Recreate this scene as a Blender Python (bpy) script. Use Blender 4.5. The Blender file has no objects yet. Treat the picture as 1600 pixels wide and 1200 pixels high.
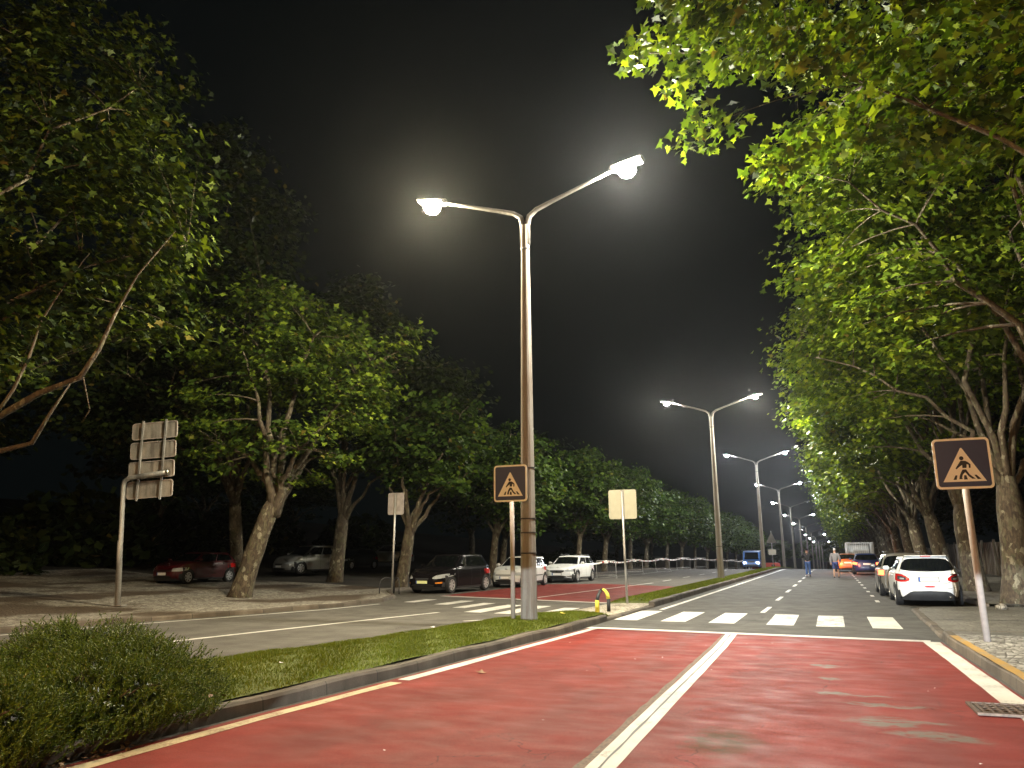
import bpy, bmesh, math, random
import numpy as np
from mathutils import Matrix, Vector, Euler

R = math.radians
S = bpy.context.scene
COL = S.collection
rng = np.random.default_rng(7)
random.seed(7)

# ------------------------------------------------------------------ camera
PITCH, YAW, ROLL = 12.41, 22.07, 0.35
cam = bpy.data.cameras.new('camera')
cam.sensor_width = 36.0
cam.lens = 27.0
cam.clip_start = 0.05
cam.clip_end = 2500
camo = bpy.data.objects.new('camera', cam)
COL.objects.link(camo)
camo.matrix_world = (Matrix.Translation((0, 0, 1.6)) @ Matrix.Rotation(R(YAW), 4, 'Z')
                     @ Matrix.Rotation(R(90 + PITCH), 4, 'X') @ Matrix.Rotation(R(-ROLL), 4, 'Z'))
S.camera = camo

# ------------------------------------------------------------------ night sky
w = bpy.data.worlds.new('World')
S.world = w
w.use_nodes = True
nt = w.node_tree
nt.nodes.clear()
sky = nt.nodes.new('ShaderNodeTexSky')
sky.sky_type = 'NISHITA'
sky.sun_disc = False
sky.sun_elevation = R(-4)
sky.sun_rotation = R(200)
bg = nt.nodes.new('ShaderNodeBackground')
bg.inputs[1].default_value = 0.004
bg2 = nt.nodes.new('ShaderNodeBackground')
bg2.inputs[0].default_value = (0.0007, 0.0011, 0.0012, 1)
bg2.inputs[1].default_value = 1.0
ad = nt.nodes.new('ShaderNodeAddShader')
wo = nt.nodes.new('ShaderNodeOutputWorld')
nt.links.new(sky.outputs[0], bg.inputs[0])
nt.links.new(bg.outputs[0], ad.inputs[0])
nt.links.new(bg2.outputs[0], ad.inputs[1])
nt.links.new(ad.outputs[0], wo.inputs[0])

# ------------------------------------------------------------------ exposure, lamp strengths
S.view_settings.view_transform = 'Standard'
S.view_settings.look = 'None'
S.view_settings.gamma = 1
S.view_settings.exposure = 1.1
LAMP_W = 3150.0
LAMP_YEL = (1.0, 0.86, 0.56)
LAMP_COL = (1.0, 0.93, 0.76)
LAMP_COOL = (0.95, 0.97, 1.0)
SODIUM_W = 3600.0
SODIUM_COL = (1.0, 0.56, 0.24)
HEAD_W = 21000.0
HEAD_COL = (0.80, 0.92, 1.0)
HAZE = 0.00019
S.render.engine = 'CYCLES'
cy = S.cycles
cy.use_denoising = True
try:
    cy.denoiser = 'OPENIMAGEDENOISE'
    cy.denoising_input_passes = 'RGB_ALBEDO_NORMAL'
except Exception:
    pass
cy.max_bounces = 4
cy.diffuse_bounces = 2
cy.glossy_bounces = 2
cy.transmission_bounces = 2
cy.transparent_max_bounces = 4
cy.volume_bounces = 0
cy.sample_clamp_indirect = 3.0
cy.caustics_reflective = False
cy.caustics_refractive = False
cy.use_light_tree = True


# ================================================================== node helpers
def newmat(name):
    m = bpy.data.materials.new(name)
    m.use_nodes = True
    t = m.node_tree
    b = t.nodes.get('Principled BSDF')
    return m, t, b


def mat(name, col, rough=0.6, metal=0.0, spec=0.5, noise=0.0, nscale=20.0, bump=0.0, coat=0.0, emis=None, estr=0.0):
    m, t, b = newmat(name)
    c = (*col, 1)
    b.inputs['Base Color'].default_value = c
    b.inputs['Roughness'].default_value = rough
    b.inputs['Metallic'].default_value = metal
    b.inputs['Specular IOR Level'].default_value = spec
    b.inputs['Coat Weight'].default_value = coat
    if emis:
        b.inputs['Emission Color'].default_value = (*emis, 1)
        b.inputs['Emission Strength'].default_value = estr
    if noise or bump:
        tc = t.nodes.new('ShaderNodeTexCoord')
        n = t.nodes.new('ShaderNodeTexNoise')
        n.inputs['Scale'].default_value = nscale
        n.inputs['Detail'].default_value = 5
        t.links.new(tc.outputs['Object'], n.inputs['Vector'])
        if noise:
            r = t.nodes.new('ShaderNodeValToRGB')
            r.color_ramp.elements[0].position = 0.3
            r.color_ramp.elements[1].position = 0.7
            r.color_ramp.elements[0].color = (*[max(0, v * (1 - noise)) for v in col], 1)
            r.color_ramp.elements[1].color = (*[min(1, v * (1 + noise)) for v in col], 1)
            t.links.new(n.outputs['Fac'], r.inputs[0])
            t.links.new(r.outputs[0], b.inputs['Base Color'])
        if bump:
            bp = t.nodes.new('ShaderNodeBump')
            bp.inputs['Strength'].default_value = bump
            bp.inputs['Distance'].default_value = 0.01
            t.links.new(n.outputs['Fac'], bp.inputs['Height'])
            t.links.new(bp.outputs[0], b.inputs['Normal'])
    return m


class NB:
    """tiny node builder"""
    def __init__(s, t):
        s.t = t
        s.tc = t.nodes.new('ShaderNodeTexCoord')
        s.P = s.tc.outputs['Object']

    def n(s, kind, **kw):
        x = s.t.nodes.new(kind)
        for k, v in kw.items():
            setattr(x, k, v)
        return x

    def L(s, a, b):
        s.t.links.new(a, b)

    def noise(s, scale, detail=4, vec=None, rough=0.5, out='Fac', dist=0.0):
        x = s.n('ShaderNodeTexNoise')
        x.inputs['Scale'].default_value = scale
        x.inputs['Detail'].default_value = detail
        x.inputs['Roughness'].default_value = rough
        x.inputs['Distortion'].default_value = dist
        s.L(vec or s.P, x.inputs['Vector'])
        return x.outputs[out]

    def map(s, scale=(1, 1, 1), loc=(0, 0, 0), vec=None):
        x = s.n('ShaderNodeMapping')
        x.inputs['Scale'].default_value = scale
        x.inputs['Location'].default_value = loc
        s.L(vec or s.P, x.inputs['Vector'])
        return x.outputs[0]

    def voro(s, scale, feature='F1', out='Distance', vec=None, rnd=1.0):
        x = s.n('ShaderNodeTexVoronoi', feature=feature)
        x.inputs['Scale'].default_value = scale
        x.inputs['Randomness'].default_value = rnd
        s.L(vec or s.P, x.inputs['Vector'])
        return x.outputs[out]

    def ramp(s, fac, stops, interp='LINEAR'):
        x = s.n('ShaderNodeValToRGB')
        cr = x.color_ramp
        cr.interpolation = interp
        while len(cr.elements) < len(stops):
            cr.elements.new(0.5)
        for e, (p, c) in zip(cr.elements, stops):
            e.position = p
            e.color = (*c, 1) if hasattr(c, '__len__') else (c, c, c, 1)
        s.L(fac, x.inputs[0])
        return x.outputs[0]

    def m(s, op, a, b=None, clamp=False):
        x = s.n('ShaderNodeMath', operation=op)
        x.use_clamp = clamp
        for i, v in enumerate((a, b)):
            if v is None:
                continue
            if isinstance(v, (int, float)):
                x.inputs[i].default_value = v
            else:
                s.L(v, x.inputs[i])
        return x.outputs[0]

    def mix(s, fac, a, b, blend='MIX'):
        x = s.n('ShaderNodeMix', data_type='RGBA', blend_type=blend)
        for k, v in ((0, fac), (6, a), (7, b)):
            if isinstance(v, (int, float)):
                x.inputs[k].default_value = v
            elif isinstance(v, tuple):
                x.inputs[k].default_value = (*v, 1)
            else:
                s.L(v, x.inputs[k])
        return x.outputs[2]

    def bump(s, h, b, strength=0.3, dist=0.01):
        x = s.n('ShaderNodeBump')
        x.inputs['Strength'].default_value = strength
        x.inputs['Distance'].default_value = dist
        s.L(h, x.inputs['Height'])
        s.L(x.outputs[0], b.inputs['Normal'])

    def blob(s, cx, cy, rx, ry, warp=None, rot=0.0):
        """1 inside a warped ellipse at (cx, cy), 0 outside"""
        mp = s.n('ShaderNodeMapping', vector_type='TEXTURE')
        mp.inputs['Location'].default_value = (cx, cy, 0)
        mp.inputs['Rotation'].default_value = (0, 0, rot)
        mp.inputs['Scale'].default_value = (rx, ry, 1000)
        s.L(warp or s.P, mp.inputs['Vector'])
        ln = s.n('ShaderNodeVectorMath', operation='LENGTH')
        s.L(mp.outputs[0], ln.inputs[0])
        return s.ramp(ln.outputs['Value'], [(0.55, 1.0), (1.0, 0.0)])


def warped(b, scale=3.0, amt=0.3):
    n = b.noise(scale, 5, out='Color')
    v = b.n('ShaderNodeVectorMath', operation='SUBTRACT')
    b.L(n, v.inputs[0])
    v.inputs[1].default_value = (0.5, 0.5, 0.5)
    v2 = b.n('ShaderNodeVectorMath', operation='SCALE')
    b.L(v.outputs[0], v2.inputs[0])
    v2.inputs['Scale'].default_value = amt * 2
    v3 = b.n('ShaderNodeVectorMath', operation='ADD')
    b.L(v2.outputs[0], v3.inputs[0])
    b.L(b.P, v3.inputs[1])
    return v3.outputs[0]


# ================================================================== materials
def m_asphalt(name, base, tint=(1, 1, 1)):
    m, t, b = newmat(name)
    q = NB(t)
    fine = q.noise(140, 3, rough=0.8)
    mid = q.noise(1.3, 6)
    streak = q.noise(1.0, 4, vec=q.map((1.6, 0.10, 1)))
    c1 = tuple(base * v * 0.62 for v in tint)
    c2 = tuple(base * v * 1.35 for v in tint)
    cf = q.ramp(fine, [(0.3, c1), (0.72, c2)])
    cm = q.ramp(mid, [(0.3, 0.72), (0.7, 1.2)])
    cs = q.ramp(streak, [(0.32, 0.93), (0.68, 1.04)])
    col = q.mix(1.0, q.mix(1.0, cf, cm, 'MULTIPLY'), cs, 'MULTIPLY')
    edge = q.voro(0.55, 'DISTANCE_TO_EDGE', vec=warped(q, 2.2, 0.35))
    crack = q.m('MULTIPLY', q.ramp(edge, [(0.0, 1.0), (0.010, 0.0)]), q.ramp(q.noise(0.35, 2), [(0.52, 0.0), (0.62, 0.8)]))
    col = q.mix(crack, col, tuple(v * 0.3 for v in c1))
    q.L(col, b.inputs['Base Color'])
    b.inputs['Specular IOR Level'].default_value = 0.15
    q.L(q.ramp(q.noise(2.5, 4), [(0.3, 0.68), (0.7, 0.88)]), b.inputs['Roughness'])
    q.bump(fine, b, 0.6, 0.008)
    return m


def m_red():
    m, t, b = newmat('red_surfacing')
    q = NB(t)
    fine = q.noise(150, 3, rough=0.8)
    wv = warped(q, 3.5, 0.22)
    wv2 = warped(q, 1.1, 0.8)
    mid = q.noise(0.9, 5, vec=wv2)
    roll = q.noise(1.0, 5, vec=q.map((1.0, 1.7, 1), vec=wv2))
    cf = q.ramp(fine, [(0.30, (0.105, 0.0125, 0.0085)), (0.52, (0.180, 0.025, 0.019)), (0.70, (0.285, 0.050, 0.040))])
    col = q.mix(1.0, cf, q.ramp(mid, [(0.28, 0.78), (0.7, 1.16)]), 'MULTIPLY')
    col = q.mix(1.0, col, q.ramp(roll, [(0.3, 0.90), (0.66, 1.08)]), 'MULTIPLY')
    # tyre-darkened wheel tracks
    tracks = None
    for cx in (-4.3, -2.75, -0.95, 0.75):
        k = q.blob(cx, 6, 0.30, 60, wv2)
        tracks = k if tracks is None else q.m('MAXIMUM', tracks, k)
    col = q.mix(q.m('MULTIPLY', tracks, q.ramp(q.noise(1.6, 5, vec=q.map((1.5, .35, 1))), [(0.35, 0.0), (0.7, 0.55)])), col, (0.12, 0.030, 0.026))
    # worn grey patches where the red coat has gone
    worn = None
    for (cx, cy_, rx, ry, ro) in WORN:
        k = q.blob(cx, cy_, rx, ry, wv, ro)
        worn = k if worn is None else q.m('MAXIMUM', worn, k)
    worn = q.m('MULTIPLY', worn, q.ramp(q.noise(7, 6, vec=q.map((1, 1.5, 1))), [(0.36, 0.2), (0.50, 1.0)]))
    col = q.mix(worn, col, q.ramp(fine, [(0.3, (0.10, 0.078, 0.064)), (0.7, (0.17, 0.14, 0.12))]))
    oil = q.m('MULTIPLY', q.blob(-1.02, 7.25, 0.36, 0.62, wv), q.ramp(q.noise(7, 4), [(0.3, 0.35), (0.6, 0.9)]))
    col = q.mix(oil, col, (0.075, 0.045, 0.022))
    for (cx, cy_, rx, ry) in ((-1.75, 10.6, 0.35, 0.25), (-3.9, 6.9, 0.45, 0.3), (-0.9, 12.2, .5, .22)):
        col = q.mix(q.m('MULTIPLY', q.blob(cx, cy_, rx, ry, wv), 0.4), col, (0.11, 0.035, 0.028))
    edge = q.voro(0.9, 'DISTANCE_TO_EDGE', vec=warped(q, 1.7, 0.6))
    crack = q.m('MULTIPLY', q.ramp(edge, [(0.0, 1.0), (0.012, 0.0)]), q.ramp(q.noise(0.6, 2), [(0.5, 0.0), (0.6, 0.8)]))
    col = q.mix(crack, col, (0.05, 0.012, 0.01))
    q.L(col, b.inputs['Base Color'])
    q.L(q.ramp(q.noise(2.2, 5, vec=q.map((0.9, 1.6, 1))), [(0.3, 0.55), (0.7, 0.80)]), b.inputs['Roughness'])
    b.inputs['Specular IOR Level'].default_value = 0.12
    q.bump(q.m('ADD', fine, q.m('MULTIPLY', roll, 0.5)), b, 0.35, 0.006)
    return m


WORN = [(0.32, 8.6, 0.42, 0.28, 0.0), (0.72, 8.1, 0.50, 0.20, -0.25), (0.42, 9.5, 0.50, 0.12, -0.12), (0.6, 8.7, 0.4, 0.10, 0.0),
        (-0.15, 10.1, 0.22, 0.12, 0.0), (0.28, 10.0, 0.34, 0.06, 0.1), (-0.25, 12.4, 0.20, 0.22, 0.0), (-0.18, 11.2, .16, .14, 0)]


def m_paint(name, col=(0.62, 0.61, 0.57), wear=0.62, under=(0.08, 0.075, 0.065)):
    m, t, b = newmat(name)
    q = NB(t)
    w1 = q.noise(3.2, 8, rough=0.75, vec=q.map((1.0, 0.55, 1)))
    w2 = q.noise(38, 4, rough=0.75)
    k = q.m('ADD', q.m('MULTIPLY', w1, 0.62), q.m('MULTIPLY', w2, 0.38))
    fac = q.ramp(k, [(0.28 + wear * 0.10, 0.0), (0.40 + wear * 0.12, 1.0)])
    dirt = q.ramp(q.noise(1.4, 5), [(0.3, 0.72), (0.65, 1.0)])
    c = q.mix(1.0, q.mix(0.0, col, col), dirt, 'MULTIPLY')
    q.L(q.mix(fac, under, c), b.inputs['Base Color'])
    b.inputs['Roughness'].default_value = 0.6
    q.bump(w2, b, 0.2, 0.004)
    return m


def m_cobble(name, c1, c2, gap, scale=9.0, bump=0.7):
    m, t, b = newmat(name)
    q = NB(t)
    v = q.map((1, 1, 1), vec=warped(q, 1.2, 0.08))
    cell = q.voro(scale, 'F1', 'Color', vec=v, rnd=0.8)
    d = q.voro(scale, 'DISTANCE_TO_EDGE', 'Distance', vec=v, rnd=0.8)
    sep = q.n('ShaderNodeSeparateColor')
    q.L(cell, sep.inputs[0])
    col = q.ramp(sep.outputs[0], [(0.1, c1), (0.9, c2)])
    col = q.mix(1.0, col, q.ramp(q.noise(1.0, 5), [(0.3, 0.62), (0.7, 1.12)]), 'MULTIPLY')
    col = q.mix(q.ramp(d, [(0.02, 0.0), (0.10, 1.0)]), gap, col)
    q.L(col, b.inputs['Base Color'])
    b.inputs['Roughness'].default_value = 0.7
    hh = q.m('ADD', q.ramp(d, [(0.0, 0.0), (0.22, 1.0)]), q.m('MULTIPLY', sep.outputs[1], 0.5))
    q.bump(hh, b, bump, 0.02)
    return m


def m_concrete(name, base=(0.30, 0.285, 0.26), stain=(0.12, 0.085, 0.055), joints=None, amt=0.7, bright=None):
    m, t, b = newmat(name)
    q = NB(t)
    f = q.noise(70, 4, rough=0.75)
    col = q.ramp(f, [(0.3, tuple(v * 0.7 for v in base)), (0.7, tuple(min(1, v * 1.2) for v in base))])
    st = q.ramp(q.noise(2.2, 6, vec=q.map((1, 1, 0.35))), [(0.40, 0.0), (0.66, amt)])
    col = q.mix(st, col, stain)
    if joints:
        sp = q.n('ShaderNodeSeparateXYZ')
        q.L(q.P, sp.inputs[0])
        fr = q.m('FRACT', q.m('DIVIDE', sp.outputs[joints[0]], joints[1]))
        wn = q.n('ShaderNodeTexWhiteNoise', noise_dimensions='1D')
        q.L(q.m('FLOOR', q.m('DIVIDE', sp.outputs[joints[0]], joints[1])), wn.inputs['W'])
        col = q.mix(1.0, col, q.ramp(wn.outputs['Value'], [(0.0, 0.68), (1.0, 1.22)]), 'MULTIPLY')
        col = q.mix(q.ramp(fr, [(0.0, 0.95), (joints[2], 0.6), (joints[2] * 2, 0.0)]), col, (0.02, 0.017, 0.012))
    q.L(col, b.inputs['Base Color'])
    b.inputs['Roughness'].default_value = 0.8
    q.bump(f, b, 0.35, 0.006)
    return m


def m_bark():
    m, t, b = newmat('plane_bark')
    q = NB(t)
    v = warped(q, 4.0, 0.16)
    cell = q.voro(11.0, 'F1', 'Color', vec=q.map((1, 1, 0.5), vec=v))
    sep = q.n('ShaderNodeSeparateColor')
    q.L(cell, sep.inputs[0])
    col = q.ramp(sep.outputs[0], [(0.0, (0.070, 0.050, 0.032)), (0.35, (0.095, 0.072, 0.046)), (0.62, (0.10, 0.090, 0.050)),
                                  (0.78, (0.13, 0.110, 0.070)), (0.93, (0.24, 0.215, 0.15))], 'CONSTANT')
    col = q.mix(1.0, col, q.ramp(q.noise(14, 6, vec=q.map((1.6, 1.6, 0.4))), [(0.3, 0.5), (0.7, 1.25)]), 'MULTIPLY')
    q.L(col, b.inputs['Base Color'])
    b.inputs['Roughness'].default_value = 0.85
    hh = q.m('ADD', q.m('MULTIPLY', sep.outputs[0], 0.5), q.noise(22, 6, vec=q.map((1.5, 1.5, 0.35))))
    q.bump(hh, b, 0.8, 0.03)
    return m


def m_leaf(name, c0, c1, c2, trans=0.35, rough=0.42):
    m, t, b = newmat(name)
    q = NB(t)
    g = q.n('ShaderNodeNewGeometry')
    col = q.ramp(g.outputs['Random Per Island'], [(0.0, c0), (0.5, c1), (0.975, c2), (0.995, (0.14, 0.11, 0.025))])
    q.L(col, b.inputs['Base Color'])
    b.inputs['Roughness'].default_value = rough
    b.inputs['Specular IOR Level'].default_value = 0.28
    tr = q.n('ShaderNodeBsdfTranslucent')
    q.L(q.mix(1.0, col, (1.3, 1.35, 0.5), 'MULTIPLY'), tr.inputs[0])
    mx = q.n('ShaderNodeMixShader')
    mx.inputs[0].default_value = trans
    q.L(b.outputs[0], mx.inputs[1])
    q.L(tr.outputs[0], mx.inputs[2])
    q.L(mx.outputs[0], t.nodes['Material Output'].inputs[0])
    return m


def m_ground():
    m, t, b = newmat('dirt_ground')
    q = NB(t)
    n1 = q.noise(0.25, 6)
    n2 = q.noise(30, 4)
    col = q.ramp(n1, [(0.35, (0.014, 0.010, 0.006)), (0.55, (0.028, 0.022, 0.014)), (0.72, (0.016, 0.017, 0.008))])
    col = q.mix(1.0, col, q.ramp(n2, [(0.3, 0.6), (0.7, 1.3)]), 'MULTIPLY')
    q.L(col, b.inputs['Base Color'])
    b.inputs['Roughness'].default_value = 0.95
    q.bump(n2, b, 0.6, 0.03)
    return m


def m_forecourt():
    m, t, b = newmat('worn_paving')
    q = NB(t)
    cell = q.voro(7.0, 'F1', 'Color', vec=warped(q, 1.2, 0.08), rnd=0.8)
    d = q.voro(7.0, 'DISTANCE_TO_EDGE', 'Distance', vec=warped(q, 1.2, 0.08), rnd=0.8)
    sep = q.n('ShaderNodeSeparateColor')
    q.L(cell, sep.inputs[0])
    col = q.ramp(sep.outputs[0], [(0.1, (0.16, 0.145, 0.12)), (0.9, (0.36, 0.335, 0.28))])
    col = q.mix(q.ramp(d, [(0.02, 0.0), (0.09, 1.0)]), (0.09, 0.075, 0.055), col)
    dirt = q.ramp(q.noise(0.32, 6, vec=q.map((1, 0.8, 1), loc=(3.1, 7.7, 0))), [(0.50, 0.0), (0.58, 0.92)])
    col = q.mix(dirt, col, q.ramp(q.noise(9, 5), [(0.3, (0.035, 0.022, 0.012)), (0.7, (0.085, 0.055, 0.03))]))
    q.L(col, b.inputs['Base Color'])
    b.inputs['Roughness'].default_value = 0.85
    q.bump(q.ramp(d, [(0.0, 0.0), (0.2, 1.0)]), b, 0.7, 0.02)
    return m


def m_pole():
    m, t, b = newmat('pole_concrete')
    q = NB(t)
    f = q.noise(90, 3, rough=0.8)
    col = q.ramp(f, [(0.3, (0.17, 0.160, 0.142)), (0.7, (0.32, 0.30, 0.265))])
    st = q.ramp(q.noise(1.8, 6, vec=q.map((6, 6, 0.6))), [(0.42, 0.0), (0.66, 0.6)])
    col = q.mix(st, col, (0.13, 0.09, 0.06))
    q.L(col, b.inputs['Base Color'])
    b.inputs['Roughness'].default_value = 0.85
    q.bump(f, b, 0.5, 0.008)
    return m


def m_galv(name, base=(0.42, 0.41, 0.39), rough=0.45, metal=0.5):
    m, t, b = newmat(name)
    q = NB(t)
    n = q.noise(3.0, 6, vec=q.map((2.0, 2.0, 0.4)))
    col = q.ramp(n, [(0.34, tuple(v * 0.55 for v in base)), (0.5, base), (0.66, tuple(min(1, v * 1.25) for v in base))])
    col = q.mix(1.0, col, q.ramp(q.noise(45, 3), [(0.3, 0.8), (0.7, 1.12)]), 'MULTIPLY')
    q.L(col, b.inputs['Base Color'])
    b.inputs['Roughness'].default_value = rough
    b.inputs['Metallic'].default_value = metal
    return m


M = dict(
    asphalt=m_asphalt('asphalt', 0.080, (1.0, 0.97, 0.90)),
    asphalt_left=m_asphalt('asphalt_left', 0.104, (1.0, 0.93, 0.82)),
    red=m_red(),
    white=m_paint('road_paint_white'),
    worn_white=m_paint('road_paint_worn', (0.60, 0.60, 0.57), 1.2),
    edge_yellow=m_paint('road_paint_edge', (0.58, 0.49, 0.29), 0.9, (0.14, 0.05, 0.03)),
    kerb_yellow=m_paint('kerb_paint_yellow', (0.46, 0.27, 0.05), 0.9, (0.24, 0.22, 0.19)),
    cobble=m_cobble('cobble_paving', (0.17, 0.16, 0.14), (0.44, 0.425, 0.39), (0.065, 0.058, 0.045), 9.5),
    slab=m_cobble('pavement_slab', (0.13, 0.125, 0.108), (0.20, 0.19, 0.165), (0.08, 0.072, 0.06), 8.0, 0.4),
    forecourt=m_forecourt(),
    gravel=m_cobble('pale_stones', (0.30, 0.26, 0.20), (0.66, 0.60, 0.48), (0.12, 0.10, 0.07), 8.0, 1.0),
    kerb=m_concrete('kerb_stone', (0.115, 0.092, 0.066), (0.040, 0.028, 0.017), (1, 1.0, 0.012)),
    concrete=m_concrete('concrete'),
    pole=m_pole(),
    bark=m_bark(),
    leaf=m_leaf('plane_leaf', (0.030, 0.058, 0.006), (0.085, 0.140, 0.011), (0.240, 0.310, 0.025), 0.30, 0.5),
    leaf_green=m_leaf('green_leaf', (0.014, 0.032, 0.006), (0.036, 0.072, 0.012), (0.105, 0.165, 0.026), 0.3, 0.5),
    leaf_half=m_leaf('painted_half_lit_leaf', (0.016, 0.032, 0.005), (0.046, 0.082, 0.010), (0.180, 0.245, 0.022), 0.25, 0.5),  # plane leaf copy with crown shade and bright lit tips put into its colours
    leaf_dark=m_leaf('dark_leaf', (0.008, 0.014, 0.004), (0.014, 0.024, 0.006), (0.030, 0.042, 0.009), 0.15),  # darkened leaf copy, the dimness of unlit trees is put into its colour
    leaf_mid=m_leaf('painted_dim_leaf', (0.005, 0.011, 0.002), (0.013, 0.026, 0.004), (0.095, 0.132, 0.013), 0.2, 0.5),  # shaded leaf copy, dim crown and few lit leaves painted by colour
    bush=m_leaf('bush_leaf', (0.024, 0.048, 0.005), (0.066, 0.108, 0.009), (0.16, 0.21, 0.022), 0.15, 0.55),
    grass=m_leaf('grass_blade', (0.075, 0.105, 0.006), (0.110, 0.140, 0.009), (0.17, 0.19, 0.020), 0.2, 0.6),
    soil=mat('soil', (0.080, 0.100, 0.010), 0.95, noise=0.3, nscale=14, bump=0.6),
    dirt=m_ground(),
    dead=mat('dead_leaf', (0.20, 0.095, 0.030), 0.7, noise=0.4, nscale=9),
    galv=m_galv('galvanised_steel'),
    galv_back=m_galv('sign_back_metal', (0.33, 0.30, 0.26), 0.5, 0.25),
    cream_back=mat('sign_back_cream', (0.33, 0.315, 0.24), 0.5, noise=0.06, nscale=6),
    grey_back=mat('sign_back_grey', (0.30, 0.27, 0.26), 0.5, noise=0.25, nscale=5),
    signpole=mat('sign_pole_paint', (0.36, 0.31, 0.28), 0.45, noise=0.10, nscale=12),
    signwhite=mat('sign_white', (0.90, 0.86, 0.74), 0.4),
    signblue=mat('sign_blue', (0.040, 0.050, 0.110), 0.4, noise=0.06, nscale=6),
    signblack=mat('sign_black', (0.012, 0.009, 0.008), 0.5),
    lamp_head=mat('lamp_housing', (0.08, 0.08, 0.08), 0.5, 0.3, noise=0.15, nscale=8),
    arm=mat('lamp_arm', (0.075, 0.068, 0.06), 0.6, noise=0.3, nscale=12, bump=0.2),
    band=mat('steel_band', (0.035, 0.030, 0.028), 0.5, 0.4, noise=0.3),
    black=mat('black_rubber', (0.012, 0.012, 0.013), 0.75, noise=0.2, nscale=30),
    trim=mat('dark_plastic', (0.030, 0.031, 0.034), 0.5, noise=0.15, nscale=8),
    glass=mat('car_glass', (0.004, 0.005, 0.006), 0.04, 0.0, 0.5),
    rim=mat('wheel_rim', (0.55, 0.56, 0.57), 0.3, 0.55),
    chrome=mat('chrome', (0.75, 0.75, 0.76), 0.15, 1.0),
    lens=mat('headlight_lens', (0.55, 0.58, 0.60), 0.08, 0.35, 0.8),
    lens_dark=mat('dark_lens', (0.05, 0.05, 0.055), 0.08, 0.0, 0.8),
    redlens=mat('red_lens', (0.50, 0.012, 0.012), 0.15, 0.0, 0.6),
    redlit=mat('lit_red_lens', (0.6, 0.02, 0.02), 0.2, emis=(1.0, 0.16, 0.05), estr=3),
    amberlit=mat('lit_amber_lens', (0.8, 0.4, 0.1), 0.2, emis=(1.0, 0.42, 0.10), estr=16),
    amber=mat('amber_lens', (0.75, 0.25, 0.03), 0.2),
    whitelit=mat('lit_headlight', (0.9, 0.9, 0.9), 0.2, emis=(0.95, 0.97, 1.0), estr=14),
    plate=mat('number_plate', (0.80, 0.80, 0.76), 0.4, noise=0.06, nscale=30),
    plate_yellow=mat('plate_pale_yellow', (0.80, 0.84, 0.42), 0.4, noise=0.06, nscale=30),
    plateblue=mat('plate_blue', (0.03, 0.12, 0.45), 0.4),
    tape=mat('barrier_tape', (0.82, 0.80, 0.78), 0.5),
    fence=m_concrete('fence_panel', (0.14, 0.125, 0.10), (0.05, 0.042, 0.030), (1, 0.28, 0.10)),
    yellow=mat('bollard_yellow', (0.72, 0.58, 0.07), 0.5, noise=0.2, nscale=14),
    redplastic=mat('red_plastic', (0.50, 0.045, 0.03), 0.5, noise=0.15),
    grate=mat('cast_iron', (0.10, 0.065, 0.045), 0.65, 0.3, noise=0.4, nscale=25, bump=0.3),
)


def carpaint(name, col, metal=0.0, rough=0.35):
    return mat(name, col, rough if max(col) > 0.05 else 0.18, metal, 0.5 if max(col) > 0.05 else 0.10, noise=0.04, nscale=2.5, coat=0.5 if max(col) > 0.05 else 0.0)


CP = dict(
    white=carpaint('car_white', (0.78, 0.80, 0.80)),
    offwhite=carpaint('car_off_white', (0.66, 0.67, 0.66)),
    black=carpaint('car_black', (0.008, 0.007, 0.008)),
    red=carpaint('car_red', (0.060, 0.004, 0.006)),
    silver=carpaint('car_silver', (0.28, 0.28, 0.26), 0.35),
    grey=carpaint('car_grey', (0.24, 0.225, 0.20), 0.3),
    dark=carpaint('car_dark', (0.018, 0.020, 0.024)),
    blue=carpaint('van_blue', (0.06, 0.16, 0.42)),
    orange=carpaint('car_orange', (0.30, 0.12, 0.05)),
    navy=carpaint('car_navy', (0.02, 0.035, 0.12)),
)


# ================================================================== mesh helpers
def gz(x, y):
    """height of the ground"""
    z = 0.0
    if y > 70:
        d = min(y, 88) - 70
        z -= 0.0007 * d * d
        if y > 88:
            z -= 0.0252 * (y - 88)
    if x < -19:
        xs = [-19, -22, -28, -33, -40, -52, -90]
        zs = [0.0, 0.15, 0.35, 0.55, 1.15, 3.2, 9.0]
        z += float(np.interp(-x, [-v for v in xs], zs))
    if x > 12:
        z += float(np.interp(x, [12, 20, 60], [0, 0.3, 2.0]))
    return z


def link(o, parent=None):
    COL.objects.link(o)
    if parent is not None:
        o.parent = parent
    return o


def mesh_obj(name, verts, faces, material, parent=None, smooth=False, mats=None, midx=None):
    me = bpy.data.meshes.new(name)
    me.from_pydata([tuple(v) for v in verts], [], faces)
    me.materials.append(material)
    for m_ in (mats or []):
        me.materials.append(m_)
    if midx is not None:
        me.polygons.foreach_set('material_index', midx)
    if smooth:
        me.polygons.foreach_set('use_smooth', [True] * len(me.polygons))
    me.update()
    return link(bpy.data.objects.new(name, me), parent)


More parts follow.
